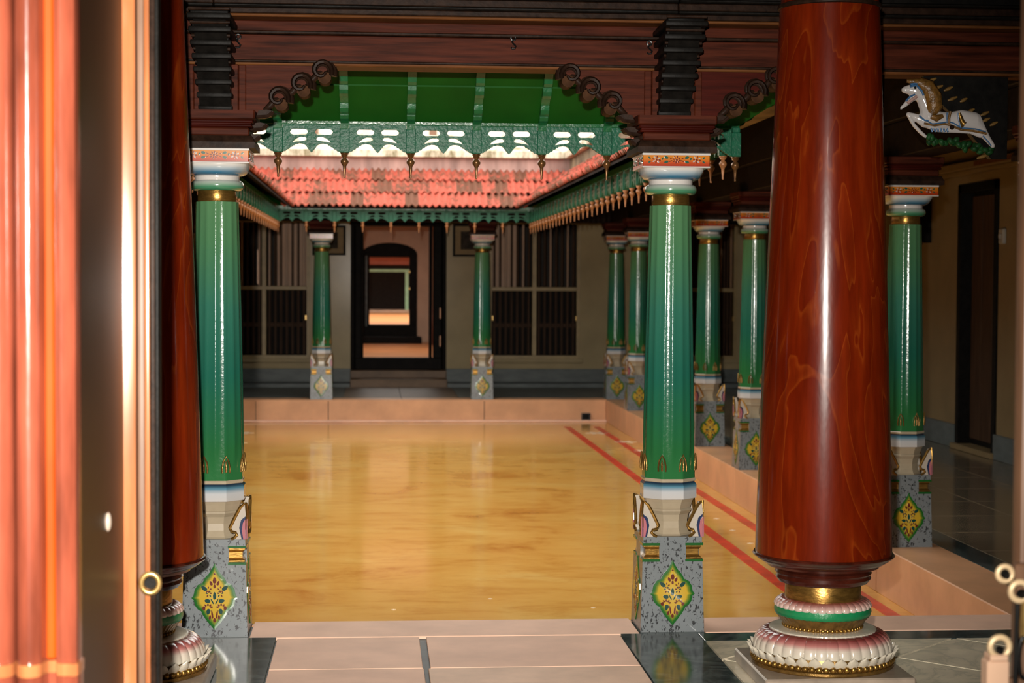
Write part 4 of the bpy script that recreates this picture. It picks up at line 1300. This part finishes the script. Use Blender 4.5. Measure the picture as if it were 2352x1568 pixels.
def parapet(loc, rz, L, label, upper=True):
    t = ob('parapet', None, None, loc, (0, 0, rz))
    t['kind'] = 'structure'
    t['label'] = label
    o = 0.53
    ob('pink_wall', MB().box(-o, L + o, o, o + 0.2, 2.6, 3.01).me('pink_wall', 'pink_wall' if upper else 'mossy_wall'), t)
    ob('cornice', MB().bbox(-o + 0.07, L + o - 0.07, o - 0.07, o + 0.3, 3.0, 3.09, 0.008).me('cornice', 'weathered_lime'), t)
    v = []
    for (y, z) in ((o - 0.02, 3.09), (o + 1.0, 3.36)):
        v += [(-y, y, 3.04), (L + y, y, 3.04), (L + y, y, z), (-y, y, z)]
    ob('sloped_slab', MB().add(v, [(0, 1, 2, 3), (5, 4, 7, 6), (1, 0, 4, 5), (2, 1, 5, 6), (3, 2, 6, 7), (0, 3, 7, 4)]).me('sloped_slab', 'weathered_lime'), t)
    if upper:
        y = o + 1.0
        ob('upper_wall', MB().box(-y, L + y, y, y + 0.2, 3.2, 4.3).me('upper_wall', 'cream_wall'), t)
        x = -1.6
        i = 0
        mats = ['grey_pilaster', 'brown_shutter', 'red_shutter', 'grey_pilaster', 'grey_pilaster', 'brown_shutter', 'grey_pilaster', 'grey_pilaster', 'brown_shutter', 'grey_pilaster', 'grey_pilaster']
        ps = [-1.22, -0.78, -0.43, -0.13, 0.42, 0.72, 1.08, 1.66, 2.12, 2.9, 3.5]
        for px, mt in zip(ps, mats):
            ob('pilaster', MB().bbox(px - EX0 - 0.045, px - EX0 + 0.045, y - 0.04, y, 3.3, 4.3, 0.004).me('pilaster', mt), t)
    return t
parapet((EX0, EY1, 0), 0, EX1 - EX0, 'pink parapet with weathered lime cornice and cream upper storey above the far roof')
parapet((EX1, EY1, 0), -PI / 2, EY1 - EY0, 'pink parapet above the right roof', False)
parapet((EX1, EY0, 0), PI, EX1 - EX0, 'pink parapet above the near roof', False)
parapet((EX0, EY0, 0), PI / 2, EY1 - EY0, 'pink parapet above the left roof', False)

# ------------------------------------------------------------------ big wooden pillars on lotus bases
PM = {}
def pillar_meshes():
    prof = []
    for k in range(25):
        t = k / 24
        z = 0.485 + (2.575 - 0.485) * t
        r = 0.262 - 0.072 * t ** 1.15
        prof.append((r, z))
    prof = [(0.25, 0.478)] + prof + [(0.190, 2.585)]
    PM['shaft'] = MB().lathe(prof, 72).me('shaft', 'pillar_wood', 40)
    PM['neck_ring'] = MB().lathe([(0.186, 2.570), (0.196, 2.574), (0.198, 2.581), (0.196, 2.588), (0.186, 2.592)], 72).me('neck_ring', 'carved_wood', 50)
    PM['upper'] = MB().lathe([(0.186, 2.59), (0.184, 2.70), (0.20, 2.74), (0.23, 2.76), (0.24, 2.78), (0.24, 2.82)], 72).me('upper_shaft', 'pillar_wood', 40)
    PM['foot'] = MB().lathe([(0.172, 0.375), (0.176, 0.380), (0.184, 0.392), (0.180, 0.404), (0.186, 0.412), (0.178, 0.420), (0.196, 0.428), (0.214, 0.436), (0.216, 0.444), (0.236, 0.452),
                             (0.254, 0.464), (0.258, 0.470), (0.268, 0.474), (0.272, 0.480), (0.268, 0.487), (0.255, 0.489)], 72).me('shaft_foot', 'moulding_wood', 35)
    PM['gold'] = MB().lathe([(0.145, 0.300), (0.146, 0.305), (0.1455, 0.384), (0.144, 0.386)], 64).me('gilt_neck', 'gold', 40)
    PM['green'] = MB().lathe([(0.178, 0.246), (0.184, 0.252), (0.187, 0.264), (0.184, 0.280), (0.176, 0.284)], 64).me('green_band', 'lotus_green', 50)
    def ribs(r, a, z):
        return r * (1 - 0.018 * abs(math.sin(a * 16)) ** 0.5 * 1.0)
    def ribs2(r, a, z):
        return r * (1 - 0.035 + 0.035 * abs(math.sin(a * 18)) ** 0.45)
    PM['top'] = MB().lathe([(0.178, 0.274), (0.187, 0.281), (0.188, 0.288), (0.183, 0.298), (0.172, 0.307), (0.158, 0.312), (0.143, 0.313)], 288, rfun=ribs2).me('petal_ring', 'lotus_top', 60)
    PM['flare'] = MB().lathe([(0.154, 0.212), (0.158, 0.220), (0.172, 0.238), (0.182, 0.248)], 288, rfun=lambda r, a, z: r * (1 - 0.014 * abs(math.sin(a * 24)))).me('gilt_flare', 'gold_dark', 50)
    PM['beadrow'] = MB().lathe([(0.148, 0.194), (0.150, 0.198), (0.148, 0.214), (0.15, 0.216)], 48).me('bead_core', 'gold_dark', 50)
    PM['rope'] = MB().lathe([(0.20, 0.184), (0.207, 0.188), (0.206, 0.195), (0.198, 0.198), (0.15, 0.199)], 288, rfun=lambda r, a, z: r * (1 - 0.010 * abs(math.sin(a * 36 + z * 300))) if r > 0.16 else r).me('rope_disc', 'lotus_white', 50)
    dome = []
    for k in range(10):
        a = PI / 2 * k / 9
        dome.append((0.190 + 0.078 * math.cos(a) ** 0.8, 0.118 + 0.074 * math.sin(a)))
    PM['dome'] = MB().lathe(dome, 384, rfun=ribs2).me('lotus_dome', 'lotus_petals', 60)
    PM['core'] = MB().lathe([(0.27, 0.055), (0.275, 0.06), (0.275, 0.070), (0.262, 0.074), (0.262, 0.10), (0.255, 0.12)], 64).me('lotus_foot', 'gold_dark', 40)
    PM['bead'] = MB().ball((0, 0, 0), (0.0135, 0.0125, 0.0125), 8, 6).me('bead', 'gold', 80)
    PM['bead_s'] = MB().ball((0, 0, 0), (0.0085, 0.007, 0.008), 8, 6).me('bead', 'gold', 80)
    m = MB()
    # one upturned petal: a curved, pointed scale
    v, f = [], []
    rows = [(0.0, 0.020, 0.0), (0.012, 0.025, 0.010), (0.024, 0.021, 0.016), (0.034, 0.011, 0.020), (0.042, 0.001, 0.025)]
    for (z, w, o) in rows:
        for u in (-1, -0.5, 0, 0.5, 1):
            v.append((u * w, -o - 0.006 * (1 - u * u), z))
        for u in (-1, -0.5, 0, 0.5, 1):
            v.append((u * w * 0.9, -o + 0.007, z))
    for i in range(len(rows) - 1):
        for k in range(4):
            a = i * 10 + k
            f.append((a, a + 1, a + 11, a + 10))
            f.append((a + 6, a + 5, a + 15, a + 16))
        f.append((i * 10, i * 10 + 10, i * 10 + 15, i * 10 + 5))
        f.append((i * 10 + 4, i * 10 + 9, i * 10 + 19, i * 10 + 14))
    l = (len(rows) - 1) * 10
    f.append((l, l + 1, l + 2, l + 3, l + 4, l + 9, l + 8, l + 7, l + 6, l + 5))
    m.add(v, f)
    PM['petal'] = m.me('lotus_petal', 'lotus_white', 60)
    PM['slab'] = MB().bbox(-0.285, 0.285, -0.285, 0.285, 0.0, 0.056, 0.006).me('base_slab', 'slab_marble')
pillar_meshes()
def pillar(x, y, label):
    t = thing('wooden_pillar', label, 'pillar', (x, y, 0), 0, 'polished wooden pillars on lotus bases')
    ob('base_slab', PM['slab'], t)
    b = ob('lotus_base', PM['dome'], t)
    ob('lotus_foot', PM['core'], b)
    for k in range(36):
        a = 2 * PI * k / 36
        ob('lotus_petal', PM['petal'], b, (0.262 * math.cos(a), 0.262 * math.sin(a), 0.088), (0, 0, a + PI / 2))
    for k in range(64):
        a = 2 * PI * k / 64
        ob('bead', PM['bead'], b, (0.266 * math.cos(a), 0.266 * math.sin(a), 0.083), (0, 0, a + PI / 2))
    ob('rope_disc', PM['rope'], b)
    c = ob('gilt_flare', PM['flare'], t)
    ob('bead_core', PM['beadrow'], c)
    for k in range(52):
        a = 2 * PI * k / 52
        ob('bead', PM['bead_s'], c, (0.150 * math.cos(a), 0.150 * math.sin(a), 0.205), (0, 0, a + PI / 2))
    ob('green_band', PM['green'], t)
    ob('petal_ring', PM['top'], t)
    ob('gilt_neck', PM['gold'], t)
    ob('shaft_foot', PM['foot'], t)
    s = ob('shaft', PM['shaft'], t)
    s.rotation_euler.z = 0.6 + x
    ob('neck_ring', PM['neck_ring'], t)
    ob('upper_shaft', PM['upper'], t)
pillar(1.73, 6.6, 'massive polished red wooden pillar on a lotus base at the right')
pillar(-0.908, 6.6, 'polished red wooden pillar on a lotus base, half hidden by the left door leaf')

# ------------------------------------------------------------------ prancing horse bracket
def hp(u, v):     # carving sheet: crop pixels of the bracket -> local metres (origin at the column side, foot of the bracket)
    return ((u - 1760) * 0.000295, -(v - 1400) * 0.000280)
hz = thing('horse_bracket', 'painted white and blue prancing horse bracket under the dark beam at upper right', 'statue', (2.745, 7.60, 2.095))
def limb(m, pts, ry=0.8):
    for i in range(len(pts) - 1):
        (u0, v0, r0), (u1, v1, r1) = pts[i], pts[i + 1]
        for k in range(6):
            t = k / 6
            x, z = hp(u0 + (u1 - u0) * t, v0 + (v1 - v0) * t)
            r = (r0 + (r1 - r0) * t) * 0.000288
            m.ball((x, 0, z), (r, r * ry, r), 10, 8)
    x, z = hp(pts[-1][0], pts[-1][1])
    r = pts[-1][2] * 0.000288
    m.ball((x, 0, z), (r, r * ry, r), 10, 8)
hb = MB()
limb(hb, [(1740, 1240, 40), (1640, 1110, 60), (1540, 970, 90), (1430, 860, 150), (1250, 830, 150), (1080, 850, 130), (900, 850, 140), (760, 800, 150), (720, 640, 130), (660, 480, 125), (560, 390, 115), (450, 370, 78), (370, 375, 52)])
limb(hb, [(560, 430, 70), (470, 520, 52), (380, 610, 36), (320, 665, 24)])
limb(hb, [(700, 860, 110), (600, 830, 70), (500, 780, 45), (430, 760, 36)])
limb(hb, [(440, 790, 30), (520, 930, 30), (620, 1040, 30), (700, 1105, 26)], 1.2)
limb(hb, [(760, 930, 60), (900, 980, 60), (1040, 990, 55), (1200, 1010, 40), (1400, 1020, 40), (1540, 1080, 40)])
body = ob('horse_body', hb.me('horse_body', 'horse_white', 180), hz)
rm = body.modifiers.new('skin', 'REMESH')
rm.mode = 'VOXEL'
rm.voxel_size = 0.004
rm.use_smooth_shade = True
sm_ = body.modifiers.new('soft', 'SMOOTH')
sm_.factor = 0.5
sm_.iterations = 4
def strap(name, pts, r, mat, y=-0.036):
    ob(name, MB().tube([(hp(u, v)[0], y if not isinstance(y, list) else y[i], hp(u, v)[1]) for i, (u, v) in enumerate(pts)], r, 7).me(name, mat, 60), hz)
strap('mane', [(560, 250), (700, 320), (790, 480), (810, 650), (760, 760)], [0.024, 0.036, 0.042, 0.040, 0.026], 'mane_gold', -0.014)
strap('mane', [(380, 240), (470, 250), (570, 260)], [0.008, 0.012, 0.016], 'mane_gold', -0.02)
strap('saddle_cloth', [(740, 800), (820, 830), (920, 790)], [0.012, 0.016, 0.008], 'mane_gold', -0.04)
strap('girth', [(1030, 720), (1010, 830), (1010, 930)], 0.006, 'mane_gold', -0.042)
strap('girth', [(980, 740), (975, 830), (980, 900)], 0.003, 'horse_blue', -0.043)
strap('belly_strap', [(640, 910), (800, 940), (950, 915), (1060, 940), (1200, 1000), (1400, 1020), (1600, 1060)], 0.005, 'mane_gold', -0.034)
strap('belly_line', [(690, 880), (760, 920), (900, 900), (1000, 880), (1080, 900), (1200, 975), (1420, 990), (1580, 1030)], 0.003, 'horse_blue', -0.040)
strap('rump_ornament', [(1170, 740), (1200, 850), (1230, 930), (1260, 880)], [0.007, 0.012, 0.018, 0.008], 'gold', -0.040)
strap('rump_line', [(1145, 740), (1160, 860), (1190, 960)], 0.003, 'horse_blue', -0.042)
strap('cheek_line', [(420, 330), (520, 310), (600, 400), (630, 470)], 0.005, 'horse_blue', -0.030)
strap('brow', [(430, 300), (530, 280), (620, 320)], 0.006, 'horse_blue', -0.026)
strap('tongue', [(400, 590), (470, 530), (540, 480)], 0.007, 'pink_wall', -0.018)
strap('jaw_line', [(370, 560), (430, 490), (510, 450)], 0.004, 'horse_blue', -0.018)
strap('leg_line', [(1560, 1090), (1640, 1180), (1690, 1250)], 0.003, 'horse_blue', -0.022)
strap('breast_line', [(560, 790), (640, 860), (700, 870)], 0.004, 'horse_blue', -0.036)
for k in range(6):
    strap('rib', [(760 + k * 48, 980), (780 + k * 48, 1040)], 0.004, 'horse_blue', -0.022)
ob('eye', MB().ball((hp(500, 350)[0], -0.030, hp(500, 350)[1]), 0.006, 8, 6).me('eye', 'black_wood', 80), hz)
ob('buckle', MB().ball((hp(1065, 965)[0], -0.036, hp(1065, 965)[1]), 0.011, 10, 8).me('buckle', 'carved_wood', 80), hz)
fm = MB()
for k in range(26):
    t = k / 25
    u, v = 740 + 960 * t + random.uniform(-30, 30), 1120 + 190 * t + random.uniform(-50, 60)
    x, z = hp(u, v)
    fm.ball((x, random.uniform(-0.02, 0.03), z), (0.020, 0.014, 0.013), 7, 5, rot=Matrix.Rotation(random.uniform(0, 3), 3, 'Y'))
ob('foliage', fm.me('foliage', 'foliage_green', 60), hz)
for (u, v, du) in ((800, 210, 110), (890, 325, 130), (1050, 345, 110), (1120, 500, 120), (1290, 520, 90), (1400, 690, 100), (1620, 730, 110), (1640, 830, 100), (1760, 890, 100), (1600, 1410, 150)):
    strap('scroll_leaf', [(u - du * 0.6, v + 30), (u, v), (u + du * 0.6, v - 30)], [0.004, 0.009, 0.004], 'scroll_gold', 0.01)
ob('mount_board', MB().prism([[hp(680, 140), hp(2000, 140), hp(2000, 1440), hp(1750, 1440), hp(1300, 900), hp(900, 500)][::-1]], 0.03, 0.07).me('mount_board', 'black_wood'), hz)
# matching small carving that shows past the pillar's right edge
sc = thing('carved_scroll', 'small pale carved scroll showing past the right edge of the red pillar', 'carving', (2.215, 7.60, 2.30))
ob('scroll_curl', MB().tube([(0.014 * math.cos(a) * (1 - a / 9), -0.02, 0.06 + 0.014 * math.sin(a)) for a in [k * 0.5 for k in range(13)]], 0.007, 7).me('scroll_curl', 'scroll_gold', 60), sc)
ob('scroll_body', MB().ball((0.0, -0.01, 0.03), (0.016, 0.014, 0.03), 10, 8).me('scroll_body', 'scroll_gold', 60), sc)
ob('scroll_back', MB().bbox(-0.03, 0.03, 0.0, 0.04, 0.0, 0.16, 0.006).me('scroll_back', 'black_wood'), sc)

# ------------------------------------------------------------------ entrance door in the foreground
def mould(name, pts, z0, z1, mat, parent):
    # pts: cross-section outline (x, y) counter-clockwise from above
    return ob(name, MB().prism([pts], z0, z1, 'xy').me(name, mat, 30), parent)
jl = thing('door_jamb', 'bright orange-brown reeded door jamb at the left edge of the picture', 'door jamb', (-0.554, 3.30, 0))
def reed(cx, r, n=8, ry=None):
    ry = ry or r
    return [(cx + r * math.cos(PI - PI * k / n), -ry * math.sin(PI * k / n)) for k in range(n + 1)]
sec = []
sec += reed(-0.280, 0.024) + reed(-0.226, 0.024) + [(-0.198, 0.008), (-0.190, 0.008)]
sec += reed(-0.151, 0.034, 10, 0.030) + [(-0.116, 0.010), (-0.1145, 0.010)]
sec += reed(-0.0895, 0.0245, 10, 0.030)
sec += [(-0.064, 0.004), (-0.060, 0.014), (-0.047, 0.014), (-0.043, 0.0)]
sec += [(-0.040, -0.010), (-0.030, -0.016), (-0.018, -0.016), (-0.009, -0.020), (-0.003, -0.014), (0.0, 0.0)]
outline = [(-0.306, 0.145)] + sec + [(0.0, 0.03), (-0.052, 0.03), (-0.052, 0.145)]
mould('reeded_post', outline, 0.815, 2.5, 'jamb_wood', jl)
def scaled(sx, oy):
    return [(-0.15 + (x + 0.15) * sx, (y if y > 0.029 else y - oy)) for x, y in outline]
ob('cove_fillet', MB().bbox(-0.062, -0.045, 0.004, 0.02, 0.82, 2.5, 0.003).me('cove_fillet', 'cove_wood'), jl)
mould('collar_moulding', scaled(1.03, 0.012), 0.795, 0.818, 'stile_wood', jl)
mould('base_block', scaled(1.02, 0.004), 0.0, 0.795, 'jamb_wood', jl)

a0, a1 = Vector((-0.558, 3.335)), Vector((-0.597, 4.2))
ang = math.atan2((a1 - a0).y, (a1 - a0).x)
LL = (a1 - a0).length
lf = thing('door_leaf', 'dark polished door leaf standing open along the left of the entrance', 'door', (a0.x, a0.y, 0), ang)
ob('leaf_panel', MB().bbox(0.0, LL, 0.0, 0.045, 0.03, 2.45, 0.004).me('leaf_panel', 'leaf_wood'), lf)
# meeting stile: moulded ribs standing out towards the opening (local -y)
st = ob('meeting_stile', MB().bbox(LL - 0.03, LL + 0.05, -0.030, 0.045, 0.03, 2.45, 0.006, 2).me('meeting_stile', 'stile_wood', 40), lf)
for (dy, w, mt) in ((-0.042, 0.010, 'dull_wood'), (-0.056, 0.008, 'stile_wood'), (-0.068, 0.009, 'carved_wood'), (-0.078, 0.006, 'black_wood')):
    ob('stile_rib', MB().bbox(LL - 0.015, LL + 0.06, dy - w / 2 - 0.002, dy + w, 0.03, 2.45, 0.004, 2).me('stile_rib', mt, 40), st)
kn = ob('ring_knob', MB().tube([(LL - 0.03, -0.062 + 0.021 * math.cos(a), 0.81 + 0.023 * math.sin(a)) for a in [2 * PI * k / 20 for k in range(20)]], 0.0068, 8, True).me('ring_knob', 'brass', 60), lf)
ob('ring_tube', MB().lathe([(0.018, 0.0), (0.019, 0.03), (0.014, 0.03), (0.014, 0.0)], 20, caps=False, mat=Matrix.Translation((LL - 0.03, -0.062, 0.81)) @ Matrix.Rotation(R(90), 4, 'Y')).me('ring_tube', 'brass', 40), kn)
ob('ring_hole', MB().lathe([(0.016, 0.008), (0.016, 0.012)], 20, mat=Matrix.Translation((LL - 0.03, -0.062, 0.81)) @ Matrix.Rotation(R(90), 4, 'Y')).me('ring_hole', 'black_wood'), kn)
ob('leaf_glint', MB().ball((0.46, -0.004, 1.01), (0.016, 0.008, 0.021), 12, 8).me('leaf_glint', 'glint_cream', 80), lf)  # pale oval standing in for a reflected glint on the polished leaf

jr = thing('door_jamb', 'dull brown door jamb along the right edge of the picture', 'door jamb', (1.256, 3.30, 0))
ob('jamb_post', MB().bbox(0.0, 0.36, 0.0, 0.05, 0.0, 2.5, 0.01, 2).me('jamb_post', 'dull_wood', 40), jr)
ob('jamb_moulding', MB().tube([(0.03, 0.0, 0.0), (0.03, 0.0, 2.5)], 0.012, 8).me('jamb_moulding', 'jamb_wood', 60), jr)
ob('jamb_moulding', MB().tube([(0.07, 0.0, 0.0), (0.07, 0.0, 2.5)], 0.02, 8).me('jamb_moulding', 'jamb_wood', 60), jr)
hd = thing('door_lintel', 'timber head beam of the entrance door', 'lintel', (0.345, 3.30, 2.5))
ob('lintel_beam', MB().bbox(-1.2, 1.28, 0.0, 0.145, 0.0, 0.15, 0.01).me('lintel_beam', 'jamb_wood'), hd)
ob('lintel_moulding', MB().tube([(-1.2, -0.01, 0.05), (1.28, -0.01, 0.05)], 0.02, 8).me('lintel_moulding', 'jamb_wood', 60), hd)

# brass bolt and chain on the right jamb
def hx(px, py, dy=0.0):   # plate coordinates: 0.83 mm units from the plate's reference
    return ((px - 2326) * 0.000865, dy, 0.948 - (py - 1340) * 0.00083)
bo = thing('brass_door_bolt', 'worn brass ring bolt with iron rods and chain at lower right door jamb', 'bolt', (1.245, 3.27, 0.0))
def ring(name, px, py, r, tr, mat):
    c = hx(px, py)
    m = MB().tube([(c[0] + r * math.cos(a), 0.0, c[2] + r * math.sin(a)) for a in [2 * PI * k / 20 for k in range(20)]], tr, 8, True)
    return ob(name, m.me(name, mat, 60), bo)
def rod(name, p, q, r, mat):
    return ob(name, MB().tube([p, q], r, 10).me(name, mat, 60), bo)
ring('bolt_ring', 2292, 1310, 0.0145, 0.0055, 'pale_brass')
ring('bolt_ring', 2327, 1352, 0.0180, 0.0065, 'pale_brass')
ring('bolt_ring', 2283, 1482, 0.0190, 0.0065, 'pale_brass')
rod('bolt_rod', hx(2294, 1312, 0.0), hx(2322, 1345, 0.02), 0.009, 'iron')
rod('bolt_rod', hx(2330, 1356, 0.0), hx(2352, 1390, 0.02), 0.010, 'iron')
rod('bolt_rod', hx(2284, 1484, 0.0), hx(2286, 1530, 0.01), 0.008, 'iron')
rod('bolt_stem', hx(2322, 1380), hx(2320, 1568), 0.005, 'iron')
ob('chain_link', MB().tube([(hx(2334, 1505)[0] + 0.010 * math.cos(a), -0.01, hx(2334, 1505)[2] + 0.040 * math.sin(a)) for a in [2 * PI * k / 16 for k in range(16)]], 0.004, 8, True).me('chain_link', 'iron', 60), bo)
ob('bolt_tube', MB().tube([hx(2343, 1375), hx(2343, 1440), hx(2343, 1470)], [0.010, 0.013, 0.011], 12).me('bolt_tube', 'brass', 50), bo)
c0, c1 = hx(2252, 1600), hx(2304, 1513)
ob('bolt_block', MB().bbox(c0[0], c1[0], -0.01, 0.03, c0[2], c1[2], 0.004).bbox(hx(2258, 1)[0], hx(2300, 1)[0], -0.012, 0.03, c1[2] - 0.001, c1[2] + 0.012, 0.003).me('bolt_block', 'room_plaster'), bo)
ob('bolt_plate', MB().bbox(hx(2262, 0)[0], 0.05, 0.012, 0.032, hx(0, 1570)[2] - 0.12, hx(0, 1560)[2], 0.003).me('bolt_plate', 'dull_wood'), bo)
ob('bolt_bracket', MB().bbox(hx(2322, 0)[0], 0.05, 0.01, 0.034, hx(0, 1400)[2], hx(0, 1290)[2], 0.004).me('bolt_bracket', 'dull_wood'), bo)
